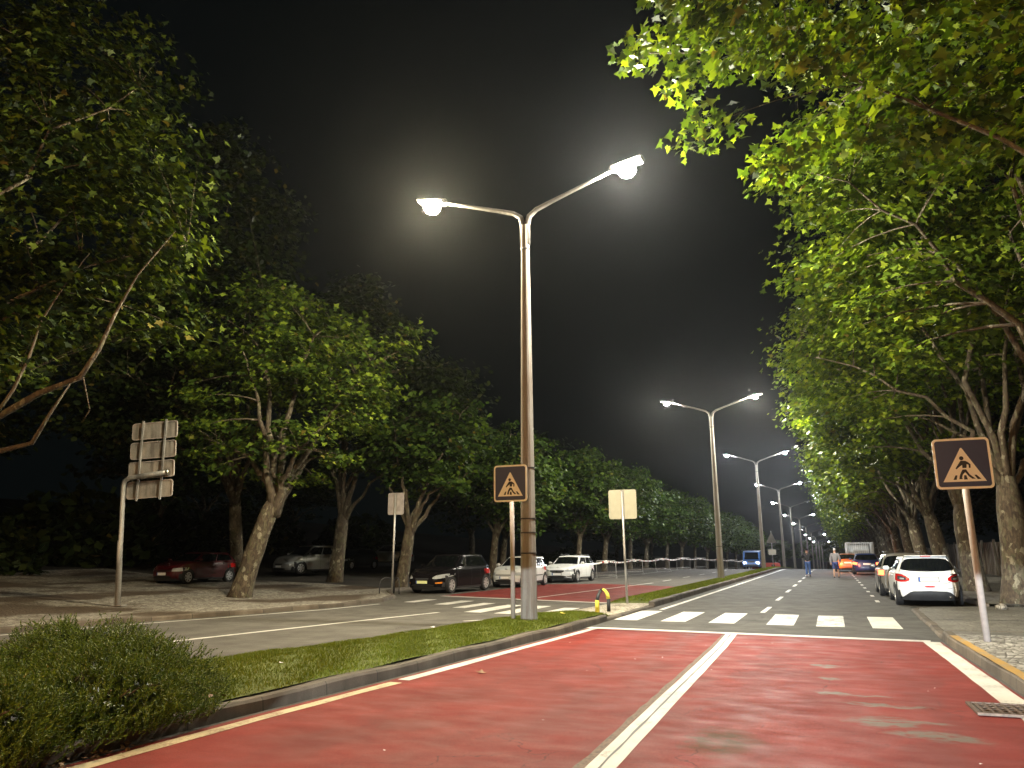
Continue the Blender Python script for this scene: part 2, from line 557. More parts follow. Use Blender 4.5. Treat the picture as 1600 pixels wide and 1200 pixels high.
class MB:
    """collects primitive shapes into ONE mesh"""
    def __init__(s):
        s.v, s.f = [], []

    def add(s, v, f):
        n = len(s.v)
        s.v += [tuple(p) for p in v]
        s.f += [tuple(i + n for i in q) for q in f]

    def box(s, cx, cy_, cz, sx, sy, sz, rot=None, bev=0.0):
        v = []
        f = []
        hx, hy, hz = sx / 2, sy / 2, sz / 2
        if bev > 0:
            bv = min(bev, hx * .9, hy * .9, hz * .9)
            for (a, b_, c, k) in ((hx - bv, hy - bv, -hz, 0), (hx, hy - bv, -hz + bv, 0), (hx, hy - bv, hz - bv, 0), (hx - bv, hy - bv, hz, 0)):
                # octagonal-ish rings with cut corners
                a2, b2 = a, b_
                if a == hx:
                    ring = [(hx, b_), (a - bv, hy), (-(a - bv), hy), (-hx, b_), (-hx, -b_), (-(a - bv), -hy), (a - bv, -hy), (hx, -b_)]
                else:
                    ring = [(a, b_), (a - bv * .3, b_), (-(a - bv * .3), b_), (-a, b_), (-a, -b_), (-(a - bv * .3), -b_), (a - bv * .3, -b_), (a, -b_)]
                v += [(p[0], p[1], c) for p in ring]
            for r in range(3):
                for i in range(8):
                    j = (i + 1) % 8
                    f.append((r * 8 + i, r * 8 + j, r * 8 + 8 + j, r * 8 + 8 + i))
            f.append(tuple(range(7, -1, -1)))
            f.append(tuple(24 + i for i in range(8)))
        else:
            v = [(x, y, z) for z in (-hz, hz) for (x, y) in ((-hx, -hy), (hx, -hy), (hx, hy), (-hx, hy))]
            f = [(3, 2, 1, 0), (4, 5, 6, 7), (0, 1, 5, 4), (1, 2, 6, 5), (2, 3, 7, 6), (3, 0, 4, 7)]
        mt = rot if rot is not None else Matrix.Identity(3)
        v = [tuple((mt @ Vector(p)) + Vector((cx, cy_, cz))) for p in v]
        s.add(v, f)
        return s

    def tube(s, pts, rad, n=10, cap=True):
        v, f = tube_geo(pts, rad, n, cap)
        s.add(v, f)
        return s

    def prism(s, poly, y0, y1, axis='y'):
        n = len(poly)
        if axis == 'y':
            v = [(p[0], y0, p[1]) for p in poly] + [(p[0], y1, p[1]) for p in poly]
        elif axis == 'z':
            v = [(p[0], p[1], y0) for p in poly] + [(p[0], p[1], y1) for p in poly]
        else:
            v = [(y0, p[0], p[1]) for p in poly] + [(y1, p[0], p[1]) for p in poly]
        f = [tuple(range(n)), tuple(range(2 * n - 1, n - 1, -1))]
        f += [(i, n + i, n + (i + 1) % n, (i + 1) % n) for i in range(n)]
        s.add(v, f)
        return s

    def build(s, name, material, parent=None, smooth=False):
        o = mesh_obj(name, s.v, s.f, material, parent, smooth)
        bm = bmesh.new()
        bm.from_mesh(o.data)
        bmesh.ops.recalc_face_normals(bm, faces=bm.faces)
        bm.to_mesh(o.data)
        bm.free()
        return o


def tube_geo(pts, rad, n=10, cap=True):
    pts = [Vector(p) for p in pts]
    if not hasattr(rad, '__len__'):
        rad = [rad] * len(pts)
    v, f = [], []
    t0 = (pts[1] - pts[0]).normalized()
    up = Vector((0, 0, 1)) if abs(t0.z) < 0.9 else Vector((1, 0, 0))
    side = t0.cross(up).normalized()
    for i, p in enumerate(pts):
        if i == 0:
            t = pts[1] - pts[0]
        elif i == len(pts) - 1:
            t = pts[-1] - pts[-2]
        else:
            t = (pts[i + 1] - pts[i]).normalized() + (pts[i] - pts[i - 1]).normalized()
        t = t.normalized()
        side = (side - t * side.dot(t)).normalized()
        b = t.cross(side)
        for k in range(n):
            a = 2 * math.pi * k / n
            v.append(tuple(p + (side * math.cos(a) + b * math.sin(a)) * rad[i]))
    for i in range(len(pts) - 1):
        for k in range(n):
            a = i * n + k
            b_ = i * n + (k + 1) % n
            f.append((a, b_, b_ + n, a + n))
    if cap:
        f.append(tuple(range(n - 1, -1, -1)))
        f.append(tuple((len(pts) - 1) * n + k for k in range(n)))
    return v, f


def rrect(w_, h_, r_, n=6, cx=0.0, cz=0.0):
    out = []
    for (sx, sz, a0) in ((1, 1, 0), (-1, 1, 90), (-1, -1, 180), (1, -1, 270)):
        for k in range(n + 1):
            a = R(a0 + 90 * k / n)
            out.append((cx + sx * (w_ / 2 - r_) + r_ * math.cos(a), cz + sz * (h_ / 2 - r_) + r_ * math.sin(a)))
    return out


def tag(o, label=None, cat=None, group=None, kind=None):
    if label:
        o['label'] = label
    if cat:
        o['category'] = cat
    if group:
        o['group'] = group
    if kind:
        o['kind'] = kind
    return o


def thing(name, label, cat, loc=(0, 0, 0), rz=0.0, group=None):
    o = bpy.data.objects.new(name, None)
    o.empty_display_size = 0.2
    COL.objects.link(o)
    o.location = loc
    o.rotation_euler = (0, 0, rz)
    return tag(o, label, cat, group)


def copy_tree(o, parent=None):
    c = o.copy()
    COL.objects.link(c)
    c.parent = parent
    for ch in list(o.children):
        copy_tree(ch, c)
    return c


def dup(o, label, loc, rz=0.0, sc=1.0, group=None):
    c = copy_tree(o)
    c.location = loc
    c.rotation_euler = (0, 0, rz)
    c.scale = (sc, sc, sc) if not hasattr(sc, '__len__') else sc
    c['label'] = label
    if group:
        c['group'] = group
    return c


def strip(name, ys, xl, xr, z, material, nx=2, kind='structure'):
    """sheet that follows the ground between two edges given as functions of y"""
    v, f = [], []
    for y in ys:
        a, b_ = xl(y), xr(y)
        for k in range(nx):
            x = a + (b_ - a) * k / (nx - 1)
            v.append((x, y, gz(x, y) + z))
    for i in range(len(ys) - 1):
        for k in range(nx - 1):
            a = i * nx + k
            f.append((a, a + 1, a + nx + 1, a + nx))
    o = mesh_obj(name, v, f, material)
    if kind:
        o['kind'] = kind
    return o


def poly(name, pts, z, material, kind='structure'):
    o = mesh_obj(name, [(x, y, gz(x, y) + z) for x, y in pts], [tuple(range(len(pts)))], material)
    if o.data.polygons[0].normal.z < 0:
        o.data.flip_normals()
    if kind:
        o['kind'] = kind
    return o


def lerpf(xs, vs):
    return lambda y: float(np.interp(y, xs, vs))


def yr(a, b, st):
    n = max(2, int(round((b - a) / st)) + 1)
    return [a + (b - a) * i / (n - 1) for i in range(n)]


# ================================================================== GROUND, ROADS, MARKINGS
gx = sorted(set(list(np.linspace(-200, -60, 8)) + list(np.linspace(-60, 14, 50)) + list(np.linspace(14, 200, 10))))
gy = sorted(set(list(np.linspace(-80, 60, 15)) + list(np.linspace(60, 100, 21)) + list(np.linspace(100, 600, 30))))
v = [(x, y, gz(x, y) - 0.03) for y in gy for x in gx]
nX = len(gx)
f = [(j * nX + i, j * nX + i + 1, (j + 1) * nX + i + 1, (j + 1) * nX + i) for j in range(len(gy) - 1) for i in range(nX - 1)]
tag(mesh_obj('ground', v, f, M['dirt'], smooth=True), kind='structure')

far = yr(60, 100, 2) + yr(110, 420, 20)
med_r = lerpf([-40, 4, 6.4, 9.3, 16.3, 25, 60, 84, 420], [-6.0, -5.80, -5.72, -5.52, -5.14, -5.02, -4.72, -4.6, -2.0])
med_l = lerpf([-40, 4, 9.9, 11.7, 14.2, 16.8, 19.5, 24.5, 30, 37, 48, 67, 84, 420],
              [-10.5, -9.7, -8.92, -8.39, -8.03, -7.75, -7.0, -6.75, -6.6, -6.5, -6.35, -6.1, -6.1, -3.5])
opp_l = lerpf([-40, 5, 14, 17.6, 21, 23.5, 25.5, 27.5, 29, 31, 60, 84, 420],
              [-18, -17.5, -16.1, -14.9, -14.2, -14.3, -15.0, -16.4, -17.4, -17.9, -16.4, -16.0, -13])
rk = lerpf([-40, 5, 9.5, 11, 15.9, 18, 24.2, 24.9, 25.6, 100, 420], [2.1, 1.98, 1.90, 1.86, 1.72, 1.75, 1.85, 2.2, 3.78, 3.9, 6.5])

ysR = yr(-40, 60, 1.0) + far[1:]
strip('road', ysR, lambda y: med_r(y) + 0.02, lambda y: rk(y) + 0.02, 0.0, M['asphalt'], 4)
strip('opposite_road', ysR, lambda y: opp_l(y) - 0.02, lambda y: med_l(y) + 0.3, 0.0, M['asphalt_left'], 4)

# red anti-skid surfacing
stopY = lambda x: 16.86 + (x + 5.28) * (-0.62 / 6.64)
v, f = [], []
ny, nx = 60, 12
for j in range(ny + 1):
    for i in range(nx + 1):
        u = i / nx
        y0 = -14 + (stopY(-5.2 + 6.6 * u) - 0.1 + 14) * j / ny
        x = (med_r(y0) + 0.1) + (rk(y0) - 0.05 - med_r(y0) - 0.1) * u
        v.append((x, y0, 0.004))
for j in range(ny):
    for i in range(nx):
        a = j * (nx + 1) + i
        f.append((a, a + 1, a + nx + 2, a + nx + 1))
tag(mesh_obj('red_road_surface', v, f, M['red']), kind='structure')
poly('red_road_surface', [(-14.1, 27.35), (-6.78, 25.05), (-6.5, 37.4), (-11.4, 40.0), (-14.0, 38.5)], 0.004, M['red'])


def band(name, pts, width, z, material, jit=0.0, sub=1.2):
    """painted line along a polyline"""
    P = []
    for (a, b_) in zip(pts[:-1], pts[1:]):
        d = math.dist(a, b_)
        n = max(1, int(d / sub))
        P += [(a[0] + (b_[0] - a[0]) * k / n, a[1] + (b_[1] - a[1]) * k / n) for k in range(n)]
    P.append(pts[-1])
    v, f = [], []
    for i, p in enumerate(P):
        q = P[min(i + 1, len(P) - 1)]
        o = P[max(i - 1, 0)]
        dx, dy = q[0] - o[0], q[1] - o[1]
        l = math.hypot(dx, dy)
        nx_, ny_ = -dy / l, dx / l
        a = width / 2 * (1 + random.uniform(-jit, jit))
        c = width / 2 * (1 + random.uniform(-jit, jit))
        for s_, ww in ((-1, a), (1, c)):
            x, y = p[0] + nx_ * ww * s_, p[1] + ny_ * ww * s_
            v.append((x, y, gz(x, y) + z))
    for i in range(len(P) - 1):
        f.append((2 * i, 2 * i + 1, 2 * i + 3, 2 * i + 2))
    o = mesh_obj(name, v, f, material)
    if o.data.polygons[0].normal.z < 0:
        o.data.flip_normals()
    o['kind'] = 'structure'
    return o


# right carriageway markings
band('stop_line', [(-5.05, 16.80), (-1.75, 16.50), (1.50, 16.20)], 0.30, 0.009, M['white'], 0.05, 0.5)
band('edge_line', [(med_r(y) + 0.28, y) for y in yr(-12, 9.0, 1)], 0.16, 0.009, M['edge_yellow'], 0.18, 0.5)
band('edge_line', [(med_r(y) + 0.26, y) for y in yr(9.2, 16.6, 0.6)], 0.17, 0.009, M['white'], 0.14, 0.5)
band('edge_line', [(med_r(y) + 0.42, y) for y in yr(22.6, 60, 1.5) + far[1:14]], 0.14, 0.005, M['white'])
band('edge_line', [(rk(y) - 0.22, y) for y in yr(-12, 16.1, 1)], 0.26, 0.009, M['white'], 0.06, 0.5)
band('lane_line', [(-1.55, -12), (-1.67, 4), (-1.76, 8.8), (-1.86, 14.2), (-1.93, 16.4)], 0.115, 0.009, M['white'], 0.06, 0.6)
band('lane_line', [(-1.675, -12), (-1.79, 4), (-1.88, 8.8), (-1.965, 14.2), (-2.045, 16.4)], 0.095, 0.0095, M['white'], 0.06, 0.6)
band('lane_line_seam', [(-1.62, -12), (-1.735, 4), (-1.825, 8.8), (-1.915, 14.2), (-1.99, 16.3)], 0.022, 0.0115, M['trim'], 0.5, 0.3)
band('lane_line_border', [(-1.77, -12), (-1.885, 4), (-1.97, 8.8), (-2.055, 14.2), (-2.105, 16.3)], 0.075, 0.007, mat('tar_edge', (0.13, 0.085, 0.06), 0.8, noise=0.5, nscale=30), 0.35, 0.3)
for k, (x0, wn) in enumerate(((-5.06, 0), (-3.90, 0), (-2.78, 0), (-1.50, 1), (-0.46, 1), (0.66, 0))):
    wd = 0.58
    y0 = 18.95 - 0.07 * (x0 + 5)
    v = [(x0 + wd * i / 4, y0 + 3.1 * j / 6, 0.004 + (0.0012)) for j in range(7) for i in range(5)]
    f = [(j * 5 + i, j * 5 + i + 1, j * 5 + i + 6, j * 5 + i + 5) for j in range(6) for i in range(4)]
    tag(mesh_obj('crossing_stripe', v, f, M['worn_white'] if wn else M['white']), kind='structure')
for k in range(14):
    y0 = 22.3 + k * 5.6
    band('lane_dash', [(-1.86 + 0.004 * (y0 - 22), y0), (-1.83 + 0.004 * (y0 - 22), y0 + 2.3)], 0.13, 0.005, M['white'])
for k in range(13):
    y0 = 27.8 + k * 3.3
    band('parking_dash', [(1.22 - 0.002 * (y0 - 28), y0), (1.22 - 0.002 * (y0 - 28), y0 + 1.0)], 0.12, 0.005, M['white'])

# opposite carriageway markings
band('edge_line', [(-15.75, 13.0), (-15.39, 14.5), (-14.62, 17.2), (-14.0, 19.8), (-13.8, 22.4)], 0.13, 0.005, M['white'])
band('edge_line', [(-18.3, -12), (-17.3, 5), (-15.75, 13.0)], 0.13, 0.005, M['white'])
band('lane_line', [(-14.2, -4), (-11.65, 12.1), (-10.9, 16.4), (-10.25, 19.75)], 0.14, 0.005, M['white'])
band('lane_line', [(-10.1, 27.2), (-8.93, 41.7)], 0.13, 0.009, M['white'])
band('stop_line', [(-14.0, 27.25), (-6.85, 24.95)], 0.30, 0.009, M['white'])
band('stop_line', [(-7.85, 16.35), (-7.0, 17.4)], 0.12, 0.105, M['white'])
for k, (x0, y0) in enumerate(((-13.55, 23.55), (-12.0, 22.8), (-10.75, 21.6), (-9.65, 20.1), (-8.65, 19.9), (-7.5, 19.9))):
    ln = (1.6, 2.0, 2.3, 3.2, 3.2, 2.6)[k]
    wd = (0.45, 0.5, 0.45, 0.55, 0.55, 0.5)[k]
    poly('crossing_stripe', [(x0, y0), (x0 + wd, y0 - 0.05), (x0 + wd, y0 + ln), (x0, y0 + ln)], 0.005, M['white'])
for k in range(9):
    y0 = 44.5 + k * 6.2
    band('lane_dash', [(-8.95 + 0.03 * k * 1.5, y0), (-8.9 + 0.03 * k * 1.5, y0 + 2.2)], 0.12, 0.005, M['white'])
band('edge_line', [(-14.2, 44), (-13.4, 60), (-13.0, 84)], 0.12, 0.005, M['white'])


# kerbs: real steps with a top face
def kerb(name, ys, edge, side, width, h, material, base=-0.02):
    """edge(y) = road side face; side=+1 if the kerb extends to larger x"""
    v, f = [], []
    for y in ys:
        x = edge(y) + (0.012 * math.sin(y * 1.7) + 0.008 * math.sin(y * 4.3))
        g = gz(x, y)
        hh = h + 0.012 * math.sin(y * 2.3 + 1)
        for (dx, z) in ((0, base), (0.012, hh - 0.03), (0.035, hh), (width, hh), (width, base)):
            v.append((x + side * dx, y, g + z))
    for i in range(len(ys) - 1):
        for k in range(4):
            a = i * 5 + k
            f.append((a, a + 1, a + 6, a + 5) if side < 0 else (a + 1, a, a + 5, a + 6))
    n = len(ys) - 1
    f.append((0, 1, 2, 3, 4))
    f.append(tuple(n * 5 + k for k in (4, 3, 2, 1, 0)))
    o = mesh_obj(name, v, f, material)
    o['kind'] = 'structure'
    return o


kerb('median_kerb', yr(-40, 18.6, 0.5), med_r, -1, 0.18, 0.14, M['kerb'])
kerb('median_kerb', yr(23.6, 60, 1) + far[1:], med_r, -1, 0.18, 0.17, M['kerb'])
kerb('median_kerb', yr(18.6, 23.6, 0.5), med_r, -1, 0.18, 0.05, M['kerb'])
kerb('pavement_kerb', yr(-40, 16.6, 0.5), rk, 1, 0.16, 0.15, M['kerb'])
kerb('pavement_kerb', yr(16.6, 25.6, 0.5), rk, 1, 0.16, 0.06, M['kerb'])
kerb('pavement_kerb', yr(25.6, 60, 1) + far[1:], rk, 1, 0.16, 0.14, M['kerb'])
band('kerb_paint', [(rk(y) + 0.085, y) for y in yr(4, 15.7, 0.5)], 0.13, 0.167, M['kerb_yellow'], 0.2, 0.3)
kerb('opposite_kerb', yr(-40, 60, 0.5) + far[1:], opp_l, -1, 0.16, 0.12, M['kerb'])

# pavements
strip('pavement', yr(-40, 16.2, 0.6), lambda y: rk(y) + 0.155, lambda y: 9.0, 0.145, M['cobble'], 8)
strip('pavement', yr(16.2, 17.0, 0.4), lambda y: rk(y) + 0.155, lambda y: 9.0, 0.13, M['slab'], 4)
strip('pavement', yr(17.0, 25.6, 0.6), lambda y: rk(y) + 0.155, lambda y: 9.0, 0.065, M['slab'], 5)
strip('pavement', yr(25.6, 60, 1) + far[1:], lambda y: rk(y) + 0.155, lambda y: rk(y) + 5.2, 0.13, M['slab'], 4)
band('pavement_joint', [(1.95, 17.05), (9, 17.3)], 0.12, 0.134, M['kerb'])
band('pavement_joint', [(1.95, 20.6), (9, 20.9)], 0.10, 0.069, M['trim'])
strip('forecourt', yr(-40, 31, 0.8), lambda y: -36, lambda y: opp_l(y) - 0.155, 0.105, M['forecourt'], 40)
strip('forecourt', yr(31, 60, 1.5) + far[1:], lambda y: -27, lambda y: opp_l(y) - 0.155, 0.10, M['dirt'], 12)

# median soil
med_grass_a = lambda y: med_l(y)
v, f = [], []


def median_z(x, y):
    a, b_ = med_l(y), med_r(y) - 0.17
    u = (x - a) / max(0.01, b_ - a)
    e = min(1.0, max(0.0, min(abs(y - 19.6), abs(y - 24.4)) / 0.9))
    e = e * e * (3 - 2 * e)
    return gz(x, y) + 0.012 * (1 - e) + e * (0.03 + 0.12 * min(1, u * 2.2) ** 0.7 + 0.03 * math.sin(u * 3.0) + 0.01 * math.sin(x * 5 + y * 3))


for (y0, y1, nm, mt_) in ((-40, 19.6, 'median_soil', 'soil'), (19.6, 24.4, 'median_gravel', 'gravel'), (24.4, 400, 'median_soil', 'soil')):
    ys = yr(y0, min(y1, 60), 0.8) + (far[1:] if y1 > 60 else [])
    v, f = [], []
    for y in ys:
        a, b_ = med_l(y), med_r(y) - 0.165
        for k in range(8):
            x = a + (b_ - a) * k / 7
            zz = median_z(x, y) if nm == 'median_soil' else gz(x, y) + 0.02 + 0.035 * min(1, k / 3)
            if k == 0:
                zz = gz(x, y) + 0.004
            v.append((x, y, zz))
    for i in range(len(ys) - 1):
        for k in range(7):
            a = i * 8 + k
            f.append((a, a + 1, a + 9, a + 8))
    tag(mesh_obj(nm, v, f, M[mt_], smooth=True), kind='structure')


def blades(name, n, ylo, yhi, hmin, hmax, wmul=1.0, power=1.0):
    V = np.zeros((n, 3, 3))
    u = rng.random(n) ** power
    Y = ylo + (yhi - ylo) * u
    for i in range(n):
        y = Y[i]
        a, b_ = med_l(y) + 0.02, med_r(y) - 0.16
        x = a + (b_ - a) * rng.random()
        z = median_z(x, y) - 0.005
        an = rng.random() * 6.283
        h = hmin + (hmax - hmin) * rng.random()
        wd = (0.004 + 0.004 * rng.random()) * wmul
        lx, ly = rng.normal(0, .5 * h), rng.normal(0, .5 * h)
        V[i, 0] = (x - math.cos(an) * wd, y - math.sin(an) * wd, z)
        V[i, 1] = (x + math.cos(an) * wd, y + math.sin(an) * wd, z)
        V[i, 2] = (x + lx, y + ly, z + h)
    return V


V = np.concatenate([blades('g', 60000, 5.5, 19.4, 0.025, 0.06, 1.2, 1.0), blades('g', 26000, 24.8, 60, 0.03, 0.07, 2.5, 1.2),
                    blades('g', 9000, 60, 100, 0.05, 0.09, 5, 1.0)])


def tri_mesh(name, V, material, parent=None, k=3):
    n = len(V)
    me = bpy.data.meshes.new(name)
    me.vertices.add(n * k)
    me.vertices.foreach_set('co', V.reshape(-1).astype(np.float32))
    me.loops.add(n * k)
    me.loops.foreach_set('vertex_index', np.arange(n * k, dtype=np.int32))
    me.polygons.add(n)
    me.polygons.foreach_set('loop_start', np.arange(0, n * k, k, dtype=np.int32))
    me.polygons.foreach_set('loop_total', np.full(n, k, dtype=np.int32))
    me.materials.append(material)
    me.update(calc_edges=True)
    me.validate()
    return link(bpy.data.objects.new(name, me), parent)


tag(tri_mesh('grass', V, M['grass']), 'short mown grass covering the central strip', 'grass', kind='stuff')

# ================================================================== LEAVES AND TREES
_star = []
for k, (a, r_) in enumerate(((-90, 0.15), (-52, 0.42), (-30, 0.26), (2, 0.55), (28, 0.30), (90, 0.66), (152, 0.30), (178, 0.55), (210, 0.26), (232, 0.42))):
    _star.append((r_ * math.cos(R(a)), r_ * math.sin(R(a))))
LEAF_A = np.array([(x, y, -0.28 * (abs(x) ** 1.5) - 0.12 * max(0, y)) for x, y in _star])          # lobed plane leaf
LEAF_B = np.array([(0, -.45, 0), (.42, -.12, -.10), (.30, .30, -.08), (0, .6, -.12), (-.30, .30, -.08), (-.42, -.12, -.10)])
LEAF_C = np.array([(0, -.5, 0), (.42, 0, -.08), (0, .55, -.05), (-.42, 0, -.08)])


def leaf_mesh(name, P, size, tmpl, material, parent, tilt=0.75, out=None):
    n = len(P)
    k = len(tmpl)
    az = rng.random(n) * 2 * np.pi
    # normal: mostly up, tilted at random
    nx_ = rng.normal(0, tilt, n)
    ny_ = rng.normal(0, tilt, n)
    N = np.stack([nx_, ny_, np.ones(n)], 1)
    if out is not None:
        N += out * 0.7
    N /= np.linalg.norm(N, axis=1)[:, None]
    A = np.stack([np.cos(az), np.sin(az), np.zeros(n)], 1)
    U = A - N * np.sum(A * N, 1)[:, None]
    U /= np.linalg.norm(U, axis=1)[:, None] + 1e-9
    W = np.cross(N, U)
    s = size * (0.6 + 0.7 * rng.random(n))
    T = tmpl[None, :, :] * s[:, None, None]
    V = P[:, None, :] + T[:, :, 0:1] * U[:, None, :] + T[:, :, 1:2] * W[:, None, :] + T[:, :, 2:3] * N[:, None, :]
    return tri_mesh(name, V, material, parent, k)


def bez(p0, p1, p2, n):
    return [(1 - t) ** 2 * p0 + 2 * t * (1 - t) * p1 + t * t * p2 for t in np.linspace(0, 1, n)]


def tree(name, label, base, fork, trunk_r, blobs, n_tips, per_tip, leaf, tmpl, lmat, group, nlimb=7, spray=1.0, lean=None, cat='tree', flat=0.35,
         seed=1, root_flare=1.35, limb_r=0.36, extra=None, inner=0.5, limbs=()):
    """blobs = ellipsoids (cx,cy,cz,rx,ry,rz) in world coordinates that make the crown's volume"""
    global rng
    rng = np.random.default_rng(seed)
    n_tips = int(n_tips * (0.80 if group != GR else 0.95))
    if group == GR and base[1] > 15:
        blobs = [((b[0] + 0.6 if b[0] < 3 else b[0]),) + tuple(b[1:]) for b in blobs]
        extra = [(e[0] + 0.6, e[1], e[2]) for e in (extra or [])]
        trunk_r *= 0.86
        limb_r *= 0.8
    per_tip = per_tip * 1.25
    spray = spray * 0.86
    B = Vector((base[0], base[1], gz(base[0], base[1]) + 0.08))
    root = thing(name, label, cat, tuple(B), 0, group)
    Bn = np.array(B)
    F = np.array(fork) - Bn
    blobs_l = [(b[0] - Bn[0], b[1] - Bn[1], b[2] - Bn[2], b[3], b[4], b[5]) for b in blobs]
    vol = np.array([b[3] * b[4] * b[5] for b in blobs_l]) ** 0.8
    idx = rng.choice(len(blobs_l), n_tips, p=vol / vol.sum())
    tips = []
    for i in idx:
        b = blobs_l[i]
        d = rng.normal(0, 1, 3)
        d /= np.linalg.norm(d)
        rr = inner + (1 - inner) * rng.random() ** 0.6
        rr *= rng.uniform(0.85, 1.12)
        p = np.array(b[:3]) + d * rr * np.array(b[3:])
        tips.append((p, d))
    if extra:
        for e in extra:
            tips.append((np.array(e) - Bn, np.array([e[0] - fork[0], e[1] - fork[1], 0.1]) / 5))
    T = np.array([t[0] for t in tips])
    mb = MB()
    # trunk
    mid = (F * 0.5) + np.array([F[1], -F[0], 0]) * 0.10 + rng.normal(0, 0.06, 3)
    tp = bez(np.zeros(3) - np.array([0, 0, 0.25]), mid, F, 9)
    tr = [trunk_r * (root_flare if i == 0 else 1.12 if i == 1 else 1.0 - 0.02 * i) * (1 + rng.normal(0, 0.03)) for i in range(9)]
    tr[-1] *= 0.72
    tr[-2] *= 0.95
    mb.tube(tp, tr, 14)
    for pl_, rd_ in limbs:
        mb.tube([np.array(p) - Bn for p in pl_], rd_, 8)
    # limbs towards well spread tips
    okl = np.arange(len(T)) < n_tips
    far_ = [int(np.argmax(np.linalg.norm(T - F, axis=1) * okl))]
    while len(far_) < nlimb:
        dd = np.min(np.linalg.norm(T[:, None, :] - T[far_][None], axis=2), axis=1)
        dd = dd * (T[:, 2] > F[2] + 1.5) * okl
        far_.append(int(np.argmax(dd)))
    limb_pts = []
    for i in far_:
        E_ = T[i]
        h = np.linalg.norm(E_ - F)
        ctrl = F + (E_ - F) * 0.26 + np.array([0, 0, 0.30 * h]) + rng.normal(0, 0.05 * h, 3)
        pts = bez(F - np.array([0, 0, 0.55]), ctrl, E_, 11)
        for j in range(2, 10):
            pts[j] = pts[j] + rng.normal(0, 0.028 * h * 0.5, 3)
        r0 = trunk_r * rng.uniform(0.44, 0.60) * (limb_r / 0.36)
        rad = [max(0.012, r0 * (1 - 0.93 * (t / 10) ** 0.48)) for t in range(11)]
        mb.tube(pts, rad, 8)
        limb_pts += [(pts[j], rad[j]) for j in range(3, 11)]
    LP = np.array([p for p, _ in limb_pts])
    LR = np.array([r_ for _, r_ in limb_pts])
    for i, (p, d) in enumerate(tips):
        if i in far_:
            continue
        dist = np.linalg.norm(LP - p, axis=1)
        j = int(np.argmin(dist + (LP[:, 2] > p[2] + 0.5) * 1.5))
        q = LP[j]
        c = q + (p - q) * 0.5 + np.array([0, 0, 0.12 * dist[j]])
        r1 = min(LR[j] * 0.6, 0.05)
        mb.tube(bez(q, c, p, 5), [r1, r1 * .8, r1 * .6, r1 * .4, r1 * .2], 4, cap=False)
    mb.build('trunk', M['bark'], root, smooth=True)
    # leaves: one spray of leaves round each tip
    m_ = int(per_tip)
    n = len(tips) * m_
    D = np.repeat(np.array([t[1] for t in tips]), m_, 0)
    D[:, 2] *= 0.3
    C = np.repeat(T, m_, 0)
    sz = np.repeat(0.65 + 0.7 * rng.random(len(tips)), m_) * spray
    off = rng.normal(0, 1, (n, 3)) * np.array([1, 1, flat * 1.3])
    off /= (np.linalg.norm(off, axis=1)[:, None] + 1e-6)
    off *= (rng.random(n) ** 0.5)[:, None] * sz[:, None]
    off[:, 2] *= flat * 1.8
    along = (rng.random(n) - 0.65)[:, None] * D * sz[:, None] * 1.3
    P = C + off + along
    P[:, 2] -= 0.25 * (np.abs(rng.normal(0, 1, n)) * sz * 0.4)
    O = D.copy()
    O[:, 2] = 0
    leaf_mesh('crown', P, leaf, tmpl, lmat, root, 0.65, O)
    return root


GR = 'plane trees lining the right pavement'
# right row, near to far.  blobs: crown volume over pavement and road
near_tree = tree('plane_tree', 'nearest plane tree, its lobed leaves hanging over the road at the top right', (5.4, 12.0), (5.0, 12.2, 4.4), 0.42,
                 [(2.2, 12.5, 10.4, 4.8, 3.6, 2.4), (5.5, 11.5, 12.5, 4.5, 4.2, 4.5), (-0.9, 12.6, 11.3, 2.4, 2.2, 1.2), (6.5, 13, 8, 3.0, 3.2, 2.5)], 210, 100, 0.20, LEAF_A, M['leaf'], GR, 8, 0.95, seed=3, limb_r=0.17,
                 extra=[(-1.7, 12.3, 10.7), (-0.4, 11.4, 9.3), (0.3, 11.5, 8.9), (-1.0, 12.0, 10.0), (0.9, 11.6, 9.2), (1.5, 12, 8.6)])
tree('plane_tree', 'tall plane tree at the right edge whose leaves fill the upper right corner', (5.2, 19.8), (5.0, 20.0, 4.6), 0.42,
     [(2.4, 20.3, 10.2, 3.9, 4.0, 3.6), (5.5, 20, 14, 5.0, 4.5, 5.0), (1.3, 20.2, 9.6, 1.8, 2.6, 2.2), (6.8, 20.5, 8.2, 3.0, 3.5, 3.0)], 250, 90, 0.20, LEAF_A, M['leaf'], GR, 9, 1.0, seed=5,
     extra=[(0.1, 20, 9.9), (0.1, 20.3, 9.0), (0.3, 20.0, 8.3), (0.5, 19.6, 6.9), (1.4, 19.6, 6.2)])
tree('plane_tree', 'plane tree with a thick mottled trunk just right of the right crossing sign', (4.75, 26.3), (4.95, 26.6, 3.7), 0.46,
     [(2.0, 27, 9.0, 3.4, 3.6, 3.8), (5.4, 27, 13, 5.4, 4.6, 5.5), (1.2, 27.2, 11.0, 2.2, 3.0, 3.4), (7, 27, 8, 3, 3.5, 3)], 240, 80, 0.21, LEAF_A, M['leaf'], GR, 9, 1.05, seed=8,
     extra=[(-0.5, 27, 10.5), (-0.8, 27.3, 12.0), (-0.1, 27, 8.2), (0.3, 26.6, 6.4), (0.9, 26.8, 5.6)])
